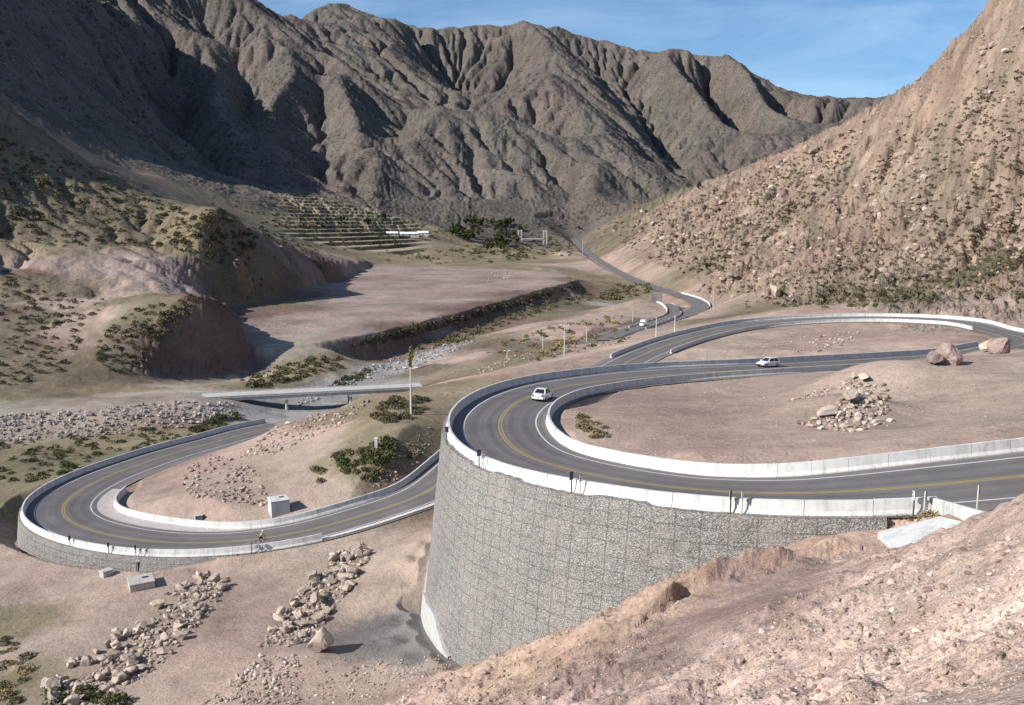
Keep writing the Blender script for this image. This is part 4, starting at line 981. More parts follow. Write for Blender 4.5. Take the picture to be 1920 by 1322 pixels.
dump_row([(520, 1205), (575, 1150), (620, 1095), (655, 1055), (682, 1025)], [32, 38, 34, 28, 14], 112, "pale boulder dumped in the row left of the stone retaining wall", "boulders of the row beside the wall", .24, .95)
def big(u, v, wpx, hpx, kind, lab, rz=.4, sink=.18, mesh=0, tilt=(0, 0)):
    p = hit(u, v); w_ = px_m(p, wpx); h_ = px_m(p, hpx) 
    o = bpy.data.objects.new("boulder", ROCKS[kind][mesh]); COL.objects.link(o); o.scale = (w_ * .55, w_ * .5, h_ * .75)
    o.location = (p[0], p[1] + w_ * .3, ground_z(p[0], p[1] + w_ * .3) + h_ * .42); o.rotation_euler = (tilt[0], tilt[1], rz); return tag(o, lab, "rock")
big(600, 1236, 80, 56, "pale", "largest tan boulder standing alone below the dumped rock row beside the wall", .5, mesh=0)
big(1783, 685, 54, 42, "red", "big reddish purple boulder with a pointed top beside the straight road", .3, mesh=6)
big(1758, 685, 38, 30, "red", "pale pinkish boulder leaning on the left of the big purple boulder", 1.2, mesh=7)
big(1882, 663, 48, 34, "red", "orange brown boulder near the right edge beside the far loop", 1.9, mesh=8)
big(1860, 660, 34, 28, "cream", "cream earth boulder on the left side of the orange brown boulder", .3, mesh=7)
for i, (u, v, w_, h_, kd, lab) in enumerate([(1603, 712, 14, 16, "cream", "white boulder at the top end of the infield rock spill"), (1625, 718, 40, 18, "cream", "flat cream slab below the straight road barrier"),
        (1600, 765, 46, 40, "pale", "long tan slab in the middle of the infield rock spill"), (1555, 788, 52, 26, "pale", "tan slab at the lower left of the infield rock spill"), (1500, 797, 14, 9, "red", "small reddish rock left of the infield rock spill"),
        (1580, 785, 26, 18, "cream", "cream block low in the infield rock spill"), (1455, 562, 22, 26, "cream", "white rock at the foot of the rocky slope above the far loop"), (1340, 895 - 100, 6, 6, "pale", "small stone lying on the near infield"),
        (590, 1212 - 70, 38, 36, "pale", "long tan block in the dumped row beside the wall")]):
    if i != 7: big(u, v, w_, h_, kd, lab, rng.uniform(0, 3), mesh=rng.randrange(6), tilt=(rng.uniform(-.3, .3), rng.uniform(-.3, .3)))
# stones too many to count: merged masses
def mass(name, items, kinds, label, cat, sub=1):
    """items: (point, size, lift)"""
    protos = []
    for k in range(5):
        me = rock_me("stone", 90 + k, sub, 7, (1, .85, .7)); v = np.empty(len(me.vertices) * 3, np.float32); me.vertices.foreach_get("co", v)
        f = np.empty(len(me.polygons) * 3, np.int32); me.polygons.foreach_get("vertices", f); protos.append((v.reshape(-1, 3), f.reshape(-1, 3))); bpy.data.meshes.remove(me)
    V = []; Fc = []; T = []; n = 0; g = np.random.default_rng(8)
    for p, s, lift in items:
        v, f = protos[g.integers(5)]; a = g.uniform(0, 6.28); c_, s_ = math.cos(a), math.sin(a)
        tl = g.uniform(-.5, .5); q = v * s * g.uniform(.75, 1.25, 3)
        q = np.stack([q[:, 0], q[:, 1] * math.cos(tl) - q[:, 2] * math.sin(tl), q[:, 1] * math.sin(tl) + q[:, 2] * math.cos(tl)], 1)
        q = np.stack([q[:, 0] * c_ - q[:, 1] * s_, q[:, 0] * s_ + q[:, 1] * c_, q[:, 2]], 1) + np.array([p[0], p[1], p[2] + s * .3 + lift])
        V.append(q); Fc.append(f + n); n += len(v); T.append(np.full(len(v), g.random(), np.float32))
    me = np_mesh(name, np.concatenate(V), np.concatenate(Fc), smooth=False); at = me.attributes.new("tone", "FLOAT", "POINT"); at.data.foreach_set("value", np.concatenate(T))
    o = mobj(name, me, kinds); return tag(o, label, cat, kind="stuff")
def tone_mat(name, stops):
    t = NT(name); c = t.coord(); a = t.new("ShaderNodeAttribute", attribute_name="tone"); n = t.noise(c, 3, 4)
    return t.finish(t.mix(1, t.ramp(a.outputs["Fac"], stops), t.ramp(n, [(.3, .82), (.7, 1.15)]), "MULTIPLY"), None, .95)
TM_P = tone_mat("mixed_stones", [(0, (.23, .165, .13)), (.4, (.36, .28, .225)), (.8, (.47, .39, .32)), (1, (.58, .52, .45))])
TM_G = tone_mat("river_stones", [(0, (.13, .125, .125)), (.5, (.30, .285, .28)), (1, (.50, .475, .46))])
TM_R = tone_mat("riprap_stones", [(0, (.19, .155, .14)), (.5, (.36, .30, .28)), (1, (.54, .47, .44))])
it = []
for u, v, x in strip([(-10, 806), (60, 800), (150, 796), (250, 787), (340, 778), (440, 772)], [24, 26, 26, 26, 24, 16], 900):
    p = hit(u, v)
    if p is not None: it.append((p, px_m(p, 1.6 + 3.6 * rng.random() ** 2), rng.uniform(0, .3)))
mass("riprap", it, TM_R, "bank of loose broken riprap stones below the gravel track at left", "riprap", 1)
it = []
for u, v, x in strip([(560, 758), (640, 722), (700, 700), (760, 680), (830, 658), (890, 640)], [5, 8, 14, 14, 10, 4], 620):
    p = hit(u, v)
    if p is not None: it.append((p, px_m(p, 1.2 + 3.4 * rng.random() ** 2.2), 0))
mass("river_stones", it, TM_G, "grey river stones along the dry channel below the cut bank", "river stones", 1)
it = []
for poly, n, a, b in [([(330, 890), (400, 850), (480, 880), (510, 950), (440, 945), (350, 930)], 420, 2, 11), ([(440, 860), (520, 800), (620, 770), (700, 750), (640, 800), (520, 850)], 460, 2, 10),
                      ([(880, 698), (930, 680), (960, 678), (900, 702)], 60, 1, 3), ([(700, 860), (800, 830), (800, 880), (700, 930)], 220, 1.5, 7), ([(1060, 658), (1180, 640), (1185, 655), (1080, 668)], 70, .7, 2),
                      ([(380, 1322), (480, 1230), (560, 1230), (560, 1322)], 650, 2, 12), ([(560, 1322), (640, 1260), (860, 1240), (840, 1290), (760, 1322)], 420, 1.2, 7), ([(640, 1250), (850, 1222), (870, 1250), (760, 1280)], 160, 2, 8),
                      ([(880, 1300), (960, 1180), (1060, 1165), (1120, 1200), (1000, 1300)], 300, 1.2, 8), ([(1080, 1250), (1200, 1175), (1235, 1200), (1130, 1255)], 200, 1.5, 6), ([(860, 1322), (900, 1260), (1060, 1270), (1040, 1322)], 160, 2, 10),
                      ([(1200, 1150), (1290, 1100), (1290, 1130), (1220, 1180)], 50, 1.5, 7), ([(1360, 1075), (1600, 1035), (1600, 1050), (1370, 1095)], 160, 1.2, 4), ([(1610, 1045), (1640, 1010), (1700, 1045), (1640, 1060)], 60, 2, 7),
                      ([(1350, 1322), (1250, 1240), (1500, 1140), (1750, 1050), (1920, 980), (1920, 1322)], 1500, 1, 5), ([(1500, 1322), (1700, 1150), (1920, 1080), (1920, 1322)], 350, 3, 11), ([(0, 1050), (500, 1040), (780, 1000), (780, 1200), (0, 1322)], 500, .8, 2.6),
                      ([(1150, 860), (1080, 800), (1300, 730), (1900, 700), (1900, 810), (1480, 855)], 1100, .8, 3.6), ([(1650, 720), (1730, 700), (1900, 690), (1900, 780), (1680, 800)], 160, 1, 2.6), ([(1560, 590), (1700, 560), (1920, 585), (1920, 600), (1700, 575)], 120, 1, 3),
                      ([(600, 790), (800, 740), (800, 830), (600, 860)], 120, .8, 2.5), ([(480, 620), (600, 640), (660, 630), (640, 615), (500, 610)], 90, .7, 2.2), ([(1000, 1322), (1250, 1180), (1500, 1090), (1650, 1060), (1300, 1322)], 260, .8, 3),
                      ([(90, 1322), (190, 1245), (300, 1160), (380, 1075), (430, 1090), (400, 1140), (300, 1250), (200, 1322)], 900, 3, 14), ([(485, 1215), (560, 1110), (640, 1035), (690, 1020), (690, 1050), (640, 1120), (600, 1200)], 750, 3, 12),
                      ([(1300, 1322), (1420, 1190), (1600, 1100), (1920, 1000), (1920, 1322)], 700, 4, 17), ([(1500, 800), (1560, 770), (1600, 720), (1660, 720), (1670, 790), (1600, 815)], 600, 2, 16), ([(1460, 756), (1500, 744), (1545, 730), (1600, 708), (1605, 718), (1550, 742)], 120, 3, 9), ([(1470, 668), (1510, 640), (1570, 622), (1612, 624), (1590, 645), (1530, 660)], 120, 2, 8), ([(1310, 668), (1480, 632), (1540, 620), (1500, 640), (1380, 670)], 90, 1, 4), ([(730, 850), (805, 800), (805, 870), (760, 890)], 130, 1, 5), ([(905, 530), (922, 512), (955, 509), (962, 520)], 90, 1, 4), ([(850, 1322), (1100, 1230), (1300, 1180), (1650, 1060), (1920, 960), (1920, 1322)], 3600, 1.2, 6), ([(380, 1322), (560, 1230), (850, 1240), (860, 1322)], 500, 1, 7)]:
    for u, v in scatter_poly(poly, n):
        p = hit(u, v)
        if p is None or field(ND, p[0], p[1]) < 6.6: continue
        it.append((p, px_m(p, a + (b - a) * rng.random() ** 3) * .6, 0))
for u, v, x in strip([(890, 702), (950, 678), (1060, 655), (1170, 640)], [6, 7, 6, 4], 240):
    p = hit(u, v, 150)
    if p is not None and field(ND, p[0], p[1]) > 6.6: it.append((p, px_m(p, rng.uniform(.8, 2.6)), 0))
mass("rubble", it, TM_P, "loose pinkish tan stones littering the slopes and banks", "rubble", 1)
# rocky outcrops standing out of the slope on the right
it = []
for u, v in scatter_poly([(1130, 420), (1350, 350), (1600, 230), (1890, 20), (1920, 20), (1920, 540), (1500, 570), (1340, 560), (1200, 500)], 3200):
    p = hit(u, v, 250)
    if p is None or p[1] > 1500: continue
    if noise(np.array([u * .02]), np.array([v * .02 + 7]))[0] < .10: continue
    it.append((p, px_m(p, 1.2 + 6.5 * rng.random() ** 3.5), -.1))
for u, v in scatter_poly([(1140, 430), (1350, 360), (1600, 235), (1860, 60), (1920, 40), (1920, 520), (1500, 560), (1340, 555), (1200, 500)], 1500):
    if noise(np.array([u * .016 + 3]), np.array([v * .010 + .004 * u]))[0] < .26: continue
    p = hit(u, v, 250)
    if p is None or p[1] > 1400: continue
    sz = px_m(p, 3 + 9 * rng.random() ** 2); it.append((p, sz, -.55 * sz))
mass("outcrop_rocks", it, tone_mat("outcrop_stones", [(0, (.25, .17, .135)), (.4, (.33, .245, .195)), (.8, (.40, .315, .26)), (1, (.52, .45, .385))]), "weathered rock knobs and boulders on the slope at right", "rocks", 1)
# ------------------------------------------------------------------ shrubs
def shrub_arrays(seed, n=60, h=.8, w=1.0, leaf=.16, dome=True):
    g = np.random.default_rng(seed); V = []; Fq = []
    for k in range(n):
        a = g.uniform(0, 6.28); el = math.asin(g.uniform(.02, 1)); r = g.uniform(.45, 1.0) ** .6
        lob = 1 + .25 * math.sin(a * 3 + seed) + .15 * math.sin(a * 5 + 2 * seed)
        c = np.array([math.cos(a) * math.cos(el) * w * r * lob, math.sin(a) * math.cos(el) * w * r * lob, math.sin(el) * h * r + .03])
        d1 = g.normal(size=3); d1[2] = abs(d1[2]) * .8; d1 /= np.linalg.norm(d1); d2 = np.cross(d1, g.normal(size=3)); d2 /= np.linalg.norm(d2); s = leaf * g.uniform(.6, 1.4)
        b = len(V); V += [c - d2 * s * .6, c + d2 * s * .6, c + d1 * s * 1.6 + d2 * s * .3, c + d1 * s * 1.6 - d2 * s * .3]; Fq.append((b, b + 1, b + 2, b + 3))
    return np.array(V, np.float32), np.array(Fq, np.int32)
def leaf_mat(name, a, b, tone=True):
    t = NT(name); c = t.coord(); n = t.noise(c, 4, 3)
    col = t.ramp(n, [(.3, a), (.7, b)])
    if tone:
        at = t.new("ShaderNodeAttribute", attribute_name="tone")
        col = t.mix(1, col, t.ramp(at.outputs["Fac"], [(0, (.7, .75, .7)), (.6, (1.05, 1.0, .9)), (.85, (1.5, 1.3, 1.0)), (1, (2.1, 1.7, 1.2))]), "MULTIPLY")
    else:
        oi = t.new("ShaderNodeObjectInfo"); col = t.mix(1, col, t.ramp(oi.outputs["Random"], [(0, (.75, .8, .75)), (.7, (1.1, 1.05, .9)), (1, (1.3, 1.2, 1.0))]), "MULTIPLY")
    return t.finish(col, None, .9)
LM_O = leaf_mat("olive_leaves", (.095, .095, .055), (.175, .165, .10)); LM_Oi = leaf_mat("olive_bush_leaves", (.085, .086, .048), (.165, .155, .09), False)
LM_G = leaf_mat("green_bush_leaves", (.05, .07, .026), (.105, .125, .05), False); LM_S = leaf_mat("straw_leaves", (.24, .185, .10), (.36, .29, .17), False); LM_D = leaf_mat("dark_bush_leaves", (.06, .06, .038), (.115, .108, .066), False)
def shrub_me(nm, seed, mat, **k):
    v, f = shrub_arrays(seed, **k); me = np_mesh(nm, v, f, smooth=False); me.materials.append(mat); return me
SH = {k: [shrub_me(k + "_bush", 10 + i, m, n=240, h=.75, w=1.0, leaf=.12) for i in range(4)] for k, m in (("olive", LM_Oi), ("green", LM_G), ("straw", LM_S), ("dark", LM_D))}
cand = []
def bush_zone(poly, n, lo, hi, kind, label, d0=30, near=6.8, flat=1.0):
    for u, v in scatter_poly(poly, n):
        p = hit(u, v, d0)
        if p is None or field(ND, p[0], p[1]) < near: continue
        s = lo + (hi - lo) * rng.random() ** 2
        cand.append((s / p[1], p, s, rng.choice(kind) if isinstance(kind, (list, tuple)) else kind, label))
bush_zone([(1340, 540), (1420, 420), (1600, 330), (1800, 180), (1920, 120), (1920, 560), (1560, 575), (1400, 580)], 1700, .35, 1.4, ["olive", "olive", "dark", "olive"], "olive scrub bush growing on the rocky slope at right", 255)
bush_zone([(1500, 540), (1700, 500), (1920, 380), (1920, 500), (1800, 545), (1560, 570)], 220, .5, 1.5, ["olive", "green", "dark"], "green scrub bush low on the rocky slope above the far loop", 255)
bush_zone([(1520, 560), (1640, 545), (1720, 548), (1690, 575), (1540, 578)], 60, .8, 1.9, ["green", "olive"], "dense green bush behind the far loop barrier", 255)
bush_zone([(1120, 430), (1330, 360), (1500, 290), (1600, 240), (1600, 330), (1340, 520), (1240, 500)], 1100, .7, 2.4, ["olive", "dark"], "dark scrub bush high on the right hand mountain side", 300)
bush_zone([(655, 650), (700, 632), (860, 592), (1000, 552), (1080, 525), (1085, 540), (1000, 568), (860, 606), (700, 650)], 340, .6, 1.6, ["dark", "olive"], "dark bush on the lip of the cut bank below the gravel pad", 250)
bush_zone([(450, 712), (560, 680), (640, 655), (640, 690), (560, 715), (460, 730)], 120, .7, 1.6, ["dark", "olive"], "dark bush on the bank behind the bridge", 200)
bush_zone([(600, 740), (660, 700), (700, 690), (650, 740)], 50, .7, 1.6, ["green"], "bright green bush by the dry channel near the bridge", 200)
bush_zone([(760, 660), (900, 610), (1010, 570), (1110, 545), (1120, 560), (1000, 590), (880, 640)], 260, .6, 1.7, ["olive", "green"], "green bush along the dry channel below the cut bank", 250)
bush_zone([(1120, 560), (1150, 535), (1215, 535), (1220, 550), (1150, 565)], 60, 1.2, 2.6, ["green", "olive"], "green bush beside the old road and channel", 400)
bush_zone([(0, 500), (60, 520), (140, 560), (200, 560), (120, 700), (0, 730)], 200, .5, 1.5, ["dark", "olive"], "dark scrub bush on the dirt hill above the gravel track", 180)
bush_zone([(180, 640), (250, 580), (360, 555), (385, 560), (300, 640), (250, 700), (180, 700)], 170, .5, 1.5, ["dark", "olive"], "dark scrub bush on the red cut hill", 180)
bush_zone([(320, 470), (340, 400), (430, 395), (500, 470), (440, 500)], 100, 1.2, 2.8, ["dark", "dark", "olive"], "dark bush on the face of the round knoll", 300)
bush_zone([(0, 260), (120, 300), (300, 370), (420, 385), (330, 470), (0, 460)], 300, .9, 2.2, ["olive", "dark"], "olive bush on the grassy left hillside", 300)
bush_zone([(600, 905), (590, 880), (660, 840), (760, 820), (790, 850), (700, 900)], 40, .5, 1.2, ["olive", "straw", "green"], "olive bush on the mound inside the lower hairpin", 60)
bush_zone([(660, 870), (700, 820), (750, 830), (720, 870)], 30, .6, 1.5, ["green", "olive"], "green bush around the short white post", 60)
bush_zone([(690, 790), (720, 750), (800, 745), (800, 775), (740, 795)], 40, .7, 1.6, ["olive", "dark"], "brown green bush near the tall lamp pole", 60)
bush_zone([(0, 835), (300, 800), (430, 800), (330, 830), (100, 900), (0, 910)], 120, .4, 1.3, ["olive", "green"], "low bush on the grass outside the lower hairpin", 60)
bush_zone([(350, 810), (400, 775), (450, 775), (430, 810)], 24, .8, 1.8, ["dark", "olive", "green"], "dark bush beside the bridge abutment", 60)
bush_zone([(900, 660), (1040, 610), (1180, 590), (1180, 640), (1000, 680)], 130, .5, 1.4, ["olive", "straw"], "brown bush on the dirt slope by the lamp poles", 200)
bush_zone([(1080, 800), (1090, 780), (1130, 790), (1150, 830), (1110, 820)], 26, .3, .7, ["olive", "straw"], "small olive bush at the left end of the near infield", 60)
bush_zone([(0, 1180), (60, 1190), (40, 1322), (0, 1322)], 20, .4, .9, ["olive", "straw"], "straw coloured bush at the lower left corner", 40)
bush_zone([(90, 1300), (200, 1290), (230, 1322), (90, 1322)], 12, .6, 1.2, ["green", "olive"], "green bush at the foot of the lower left boulder row", 40)
bush_zone([(700, 470), (1000, 470), (900, 500), (700, 490)], 60, 1.2, 3.0, ["olive", "dark"], "dark bush on the grassland beyond the gravel pad", 300)
bush_zone([(840, 470), (960, 440), (1060, 440), (1080, 480), (960, 490)], 160, 1.5, 4.0, ["olive", "dark"], "dark bush near the far grove", 400)
bush_zone([(420, 370), (700, 360), (850, 440), (700, 470), (520, 470)], 220, 1.5, 3.5, ["olive", "dark"], "dark bush among the terraced fields", 400)
cand.sort(key=lambda c: -c[0])
gname = "scrub bushes"
for _, p, s, k, lab in cand[:296]:
    o = bpy.data.objects.new("bush", rng.choice(SH[k])); COL.objects.link(o); o.location = (p[0], p[1], p[2] - .05); o.rotation_euler = (0, 0, rng.uniform(0, 6.28)); o.scale = (s, s, s * rng.uniform(.75, 1.2)); tag(o, lab, "bush", lab)
prot = [shrub_arrays(70 + i, n=38, h=.8, w=1.0, leaf=.30) for i in range(5)]
V = []; Fq = []; T = []; n = 0; g = np.random.default_rng(21)
for _, p, s, k, lab in cand[296:]:
    v, f = prot[g.integers(5)]; a = g.uniform(0, 6.28); q = v * s; q = np.stack([q[:, 0] * math.cos(a) - q[:, 1] * math.sin(a), q[:, 0] * math.sin(a) + q[:, 1] * math.cos(a), q[:, 2]], 1) + p
    V.append(q); Fq.append(f + n); n += len(v); T.append(np.full(len(v), {"dark": .0, "olive": .45, "green": .3, "straw": 1.0}[k] + g.uniform(0, .4), np.float32))
me = np_mesh("scrub", np.concatenate(V), np.concatenate(Fq), smooth=False); at = me.attributes.new("tone", "FLOAT", "POINT"); at.data.foreach_set("value", np.clip(np.concatenate(T), 0, 1)); tag(mobj("scrub", me, LM_O), "scattered desert scrub over the valley slopes", "scrub", kind="stuff")
for (u, v, w_, h_, lab) in [(1742, 976, 50, 26, "largest rusty straw bush against the end of the white barrier"), (1690, 969, 36, 14, "low straw bush on top of the stone wall end")]:
    p = hit(u, v); o = bpy.data.objects.new("bush", SH["straw"][0 if w_ > 40 else 1]); COL.objects.link(o); o.location = p; o.scale = (px_m(p, w_) * .5, px_m(p, w_) * .45, px_m(p, h_)); tag(o, lab, "bush")
# ------------------------------------------------------------------ trees
BARK = plain("bark", (.10, .075, .055), .9, .1, .25)
LM_T = leaf_mat("grove_leaves", (.035, .048, .022), (.085, .095, .045), False); LM_Y = leaf_mat("autumn_leaves", (.20, .19, .05), (.34, .31, .09), False)
def crown_me(nm, seed, mat, n, rx, rz, leaf):
    g = np.random.default_rng(seed); V = []; Fq = []; lobes = [(g.normal(size=3) * np.array([.45, .45, .4]), g.uniform(.4, .7)) for _ in range(7)]
    for k in range(n):
        c, r = lobes[g.integers(7)]; d = g.normal(size=3); d /= np.linalg.norm(d); c = (c + d * r * g.uniform(.6, 1)) * np.array([rx, rx, rz])
        d1 = g.normal(size=3); d1 /= np.linalg.norm(d1); d2 = np.cross(d1, g.normal(size=3)); d2 /= np.linalg.norm(d2); s = leaf * g.uniform(.6, 1.4); b = len(V)
        V += [c - d2 * s, c + d1 * s, c + d2 * s, c - d1 * s]; Fq.append((b, b + 1, b + 2, b + 3))
    me = np_mesh(nm, np.array(V, np.float32), np.array(Fq, np.int32), smooth=False); me.materials.append(mat); return me
def trunk_bm(h, r, seed):
    bm = bmesh.new(); rr = random.Random(seed); add_tube(bm, (0, 0, -.5), (rr.uniform(-.1, .1), 0, h * .55), r, r * .6, 7); add_tube(bm, (0, 0, h * .5), (rr.uniform(-.3, .3), rr.uniform(-.3, .3), h * .95), r * .6, r * .2, 6)
    for k in range(4):
        a = rr.uniform(0, 6.28); z = h * rr.uniform(.35, .6); add_tube(bm, (0, 0, z), (math.cos(a) * h * .25, math.sin(a) * h * .25, z + h * .28), r * .4, r * .12, 5)
    return bm
tree0 = empty("tree"); crown = mobj("crown", crown_me("crown", 3, LM_T, 420, 3.0, 2.6, .55), None, tree0); crown.location = (0, 0, 5.2); bobj("trunk", trunk_bm(6.5, .3, 1), BARK, tree0)
first = True
grove = scatter_poly([(835, 425), (900, 418), (985, 425), (975, 455), (930, 478), (880, 460), (840, 445)], 50) + [(720, 414), (712, 372), (690, 425), (640, 418), (1035, 435), (1050, 428), (1010, 424), (1085, 430), (1290, 352), (1310, 356)]
for i, (u, v) in enumerate(grove):
    p = hit(u, v, 500)
    if p is None or p[1] > 1900: continue
    o = tree0 if first else copy_tree(tree0); first = False; s = rng.uniform(.8, 1.6) if i < 50 else rng.uniform(.7, 1.3); o.location = p; o.scale = (s, s, s * rng.uniform(.85, 1.2)); o.rotation_euler = (0, 0, rng.uniform(0, 6))
    if i < 50: tag(o, "dark green tree of the grove at the far end of the valley", "tree", "trees of the far valley grove")
    else: tag(o, "dark tree standing apart from the grove near the foot of the mountains", "tree", "single trees near the mountain foot")
p = hit(770, 694, 200); t_ = empty("poplar_tree", p); hgt = px_m(p, 48)
c_ = mobj("crown", crown_me("crown", 9, LM_Y, 700, hgt * .11, hgt * .44, .22), None, t_); c_.location = (0, 0, hgt * .55); bobj("trunk", trunk_bm(hgt * .8, .15, 4), BARK, t_); tag(t_, "slim yellow poplar rising behind the tall lamp pole", "tree")
# ------------------------------------------------------------------ poles
MP = plain("pale_pole_concrete", (.55, .53, .50), .8, .2, .1); MD = plain("dark_metal", (.05, .05, .055), .5, .4, .1); MWM = plain("white_metal", (.75, .75, .74), .45, .4, .05)
def pole(u, vb, vt, arm, label, cat="pole", d=None, name="utility_pole"):
    p = hit(u, vb, 150) if d is None else at_d(u, vb, d); h_ = px_m(p, vb - vt) * 1.01; e = empty(name, p)
    bm = bmesh.new(); add_tube(bm, (0, 0, -.6), (0, 0, h_), .17 + h_ * .004, .10, 10); bobj("post", bm, MP, e)
    if arm:
        w_ = px_m(p, arm) / 2; bm = bmesh.new(); add_box(bm, (-w_, -.09, h_ - .35), (w_, .09, h_ - .13), bevel=.02); bobj("crossarm", bm, MP, e)
        for sx in (-1, 1):
            bm = bmesh.new(); add_box(bm, (sx * w_ - .35, -.28, h_ - .13), (sx * w_ + .35, .28, h_ + .05), bevel=.05); bobj("lamp_head" if cat == "lamp post" else "insulator", bm, MWM, e)
    return tag(e, label, cat)
pole(771, 777, 686, 22, "tall pale lamp pole with a double arm left of the near hairpin", "lamp post", name="lamp_post")
pole(1058, 667, 609, 14, "pale lamp pole with a double arm on the dirt slope beyond the hairpin", "lamp post", name="lamp_post")
pole(951, 673, 657, 9, "short lamp pole with a double arm on the bushy dirt slope", "lamp post", name="lamp_post")
pole(1018, 653, 630, 0, "thin pale pole left of the double arm lamp on the dirt slope", "pole")
pole(1100, 641, 612, 0, "thin pale pole right of the double arm lamp on the dirt slope", "pole")
pole(1230, 637, 596, 0, "tall pale pole just outside the far loop, left of its twin", "pole")
pole(1265, 627, 590, 0, "tall pale pole just outside the far loop, right of its twin", "pole")
pole(1186, 604, 584, 0, "thin pole on the flat dirt behind the white truck", "pole")
pole(1337, 579, 545, 0, "pale pole at the outer bend of the old road below the slope", "pole")
pole(1092, 479, 449, 0, "thin pole beside the old road far up the valley", "pole")
pole(1404, 322, 306, 3, "small white mast on the crest of the right hand slope", "mast", name="mast")
p = hit(706, 846); e = empty("marker_post", p); bm = bmesh.new(); add_box(bm, (-.22, -.22, -.4), (.22, .22, px_m(p, 25)), bevel=.03); bobj("post", bm, MP, e); bm = bmesh.new(); hh = px_m(p, 25); add_box(bm, (-.27, -.27, hh), (.27, .27, hh + .1), bevel=.02); bobj("cap", bm, MWM, e); tag(e, "short white post among green bushes on the mound", "post")
# road signs on the rim of the barriers
def edge_sign(s, off, label, face, h_=1.45, pw=.34, ph=.5, group=None):
    p, n = road_pt(s, off); t = np.array([n[1], -n[0]]); rz = math.atan2(t[1], t[0]) + (math.pi / 2 if face > 0 else -math.pi / 2)
    e = empty("road_sign", p, rz); bm = bmesh.new(); add_tube(bm, (0, 0, -.3), (0, 0, h_), .045, .045, 8); bobj("post", bm, MD if face > 0 else MP, e)
    bm = bmesh.new(); add_box(bm, (-pw / 2, -.035, h_ - ph), (pw / 2, -.012 + .0, h_ + .05), bevel=.004); bobj("back_plate", bm, MD, e)
    bm = bmesh.new(); add_box(bm, (-pw / 2 + .02, -.055, h_ - ph + .02), (pw / 2 - .02, -.037, h_ + .03)); bobj("panel", bm, MWM, e)
    for k in range(2):
        bm = bmesh.new(); z0 = h_ - ph * .75 + k * .22; f = -.058
        a = [(-.10, f, z0), (0, f, z0 + .10), (.10, f, z0), (.10, f, z0 + .07), (0, f, z0 + .17), (-.10, f, z0 + .07)]
        vs = [bm.verts.new(q) for q in a]; bm.faces.new((vs[0], vs[1], vs[4], vs[5])); bm.faces.new((vs[1], vs[2], vs[3], vs[4])); bobj("arrow_mark", bm, MD, e)
    return tag(e, label, "road sign", group)
for i, (u, face, lab) in enumerate([(838, 1, "dark road sign at the far left of the near hairpin rim"), (899, 1, "dark road sign on the left bend of the hairpin rim, first of a pair"), (907, -1, "pale post road sign on the left bend of the hairpin rim, second of a pair"),
        (1071, 1, "dark road sign at the middle of the hairpin rim, first of a pair"), (1087, -1, "pale post road sign at the middle of the hairpin rim, second of a pair"), (1366, 1, "dark road sign on the front rim of the hairpin, first of a pair"),
        (1388, -1, "pale road sign on the front rim of the hairpin, second of a pair"), (1711, 1, "dark road sign near the straw bushes at the barrier end"), (1736, -1, "white road sign above the rusty straw bush at the barrier end")]):
    edge_sign(s_of_u(u, 5.68, S_BEND - 8, S_APEX + 4), 5.68, lab, face, group="signs on the near hairpin rim")
for u, face, lab in [(131, 1, "road sign at the left end of the lower hairpin rim"), (203, 1, "road sign on the lower hairpin rim above the broken concrete box"), (255, 1, "dark road sign on the lower hairpin rim, left of a close pair"), (264, -1, "pale road sign on the lower hairpin rim, right of a close pair"),
                     (473, 1, "dark road sign left of the cyclist on the lower road"), (484, -1, "pale road sign nearest the cyclist on the lower road")]:
    edge_sign(s_of_u(u, 5.68, 569, S_LAPEX - 3), 5.68, lab, face, group="signs on the lower hairpin rim")
e = edge_sign(s_of_u(1829, 6.0, 58, 76), 6.0, "slim white road sign beyond the end of the barrier on the concrete wing wall", -1, 1.7, .26, .5)
# ------------------------------------------------------------------ concrete things
def block(u, v, wpx, h_, depth, rz, label, name, mat, hatch=True, sinkz=.3):
    p = hit(u, v); w_ = px_m(p, wpx); e = empty(name, (p[0], p[1] + depth * .4, ground_z(p[0], p[1] + depth * .4)), rz)
    bm = bmesh.new(); add_box(bm, (-w_ / 2, -depth / 2, -sinkz - .6), (w_ / 2, depth / 2, h_), bevel=.05); bobj("body", bm, mat, e)
    bm = bmesh.new(); add_box(bm, (-w_ / 2 - .06, -depth / 2 - .06, h_), (w_ / 2 + .06, depth / 2 + .06, h_ + .16), bevel=.03); bobj("cover_slab", bm, mat, e)
    if hatch:
        bm = bmesh.new(); add_box(bm, (w_ * .05, .05, h_ + .16), (w_ * .3, .5, h_ + .22), bevel=.02); bobj("hatch", bm, MD, e)
    return tag(e, label, "concrete box")
block(520, 966, 36, 1.75, 2.4, .45, "large pale concrete block with a dark hatch beside the lower road", "concrete_block", MAT_C)
block(371, 981, 14, .75, .8, .5, "small grey concrete block on the inner side of the lower hairpin", "concrete_block", MAT_C2, False)
block(258, 1106, 46, .7, 2.6, .5, "low pinkish concrete chamber with a slab lid below the lower hairpin", "concrete_chamber", MAT_CP)
block(197, 1082, 20, .6, 1.0, .9, "small broken concrete chamber left of the low pinkish one", "concrete_chamber", MAT_C2, False)
p = hit(268, 1068); e = empty("culvert", (p[0], p[1] + .6, ground_z(p[0], p[1])), .35); bm = bmesh.new()
for lo, hi in (((-1.0, -.7, -.6), (-.75, .7, 1.0)), ((.75, -.7, -.6), (1.0, .7, 1.0)), ((-1.0, -.7, 1.003), (1.0, .7, 1.2)), ((-.747, .55, -.6), (.747, .7, 1.0))): add_box(bm, lo, hi)
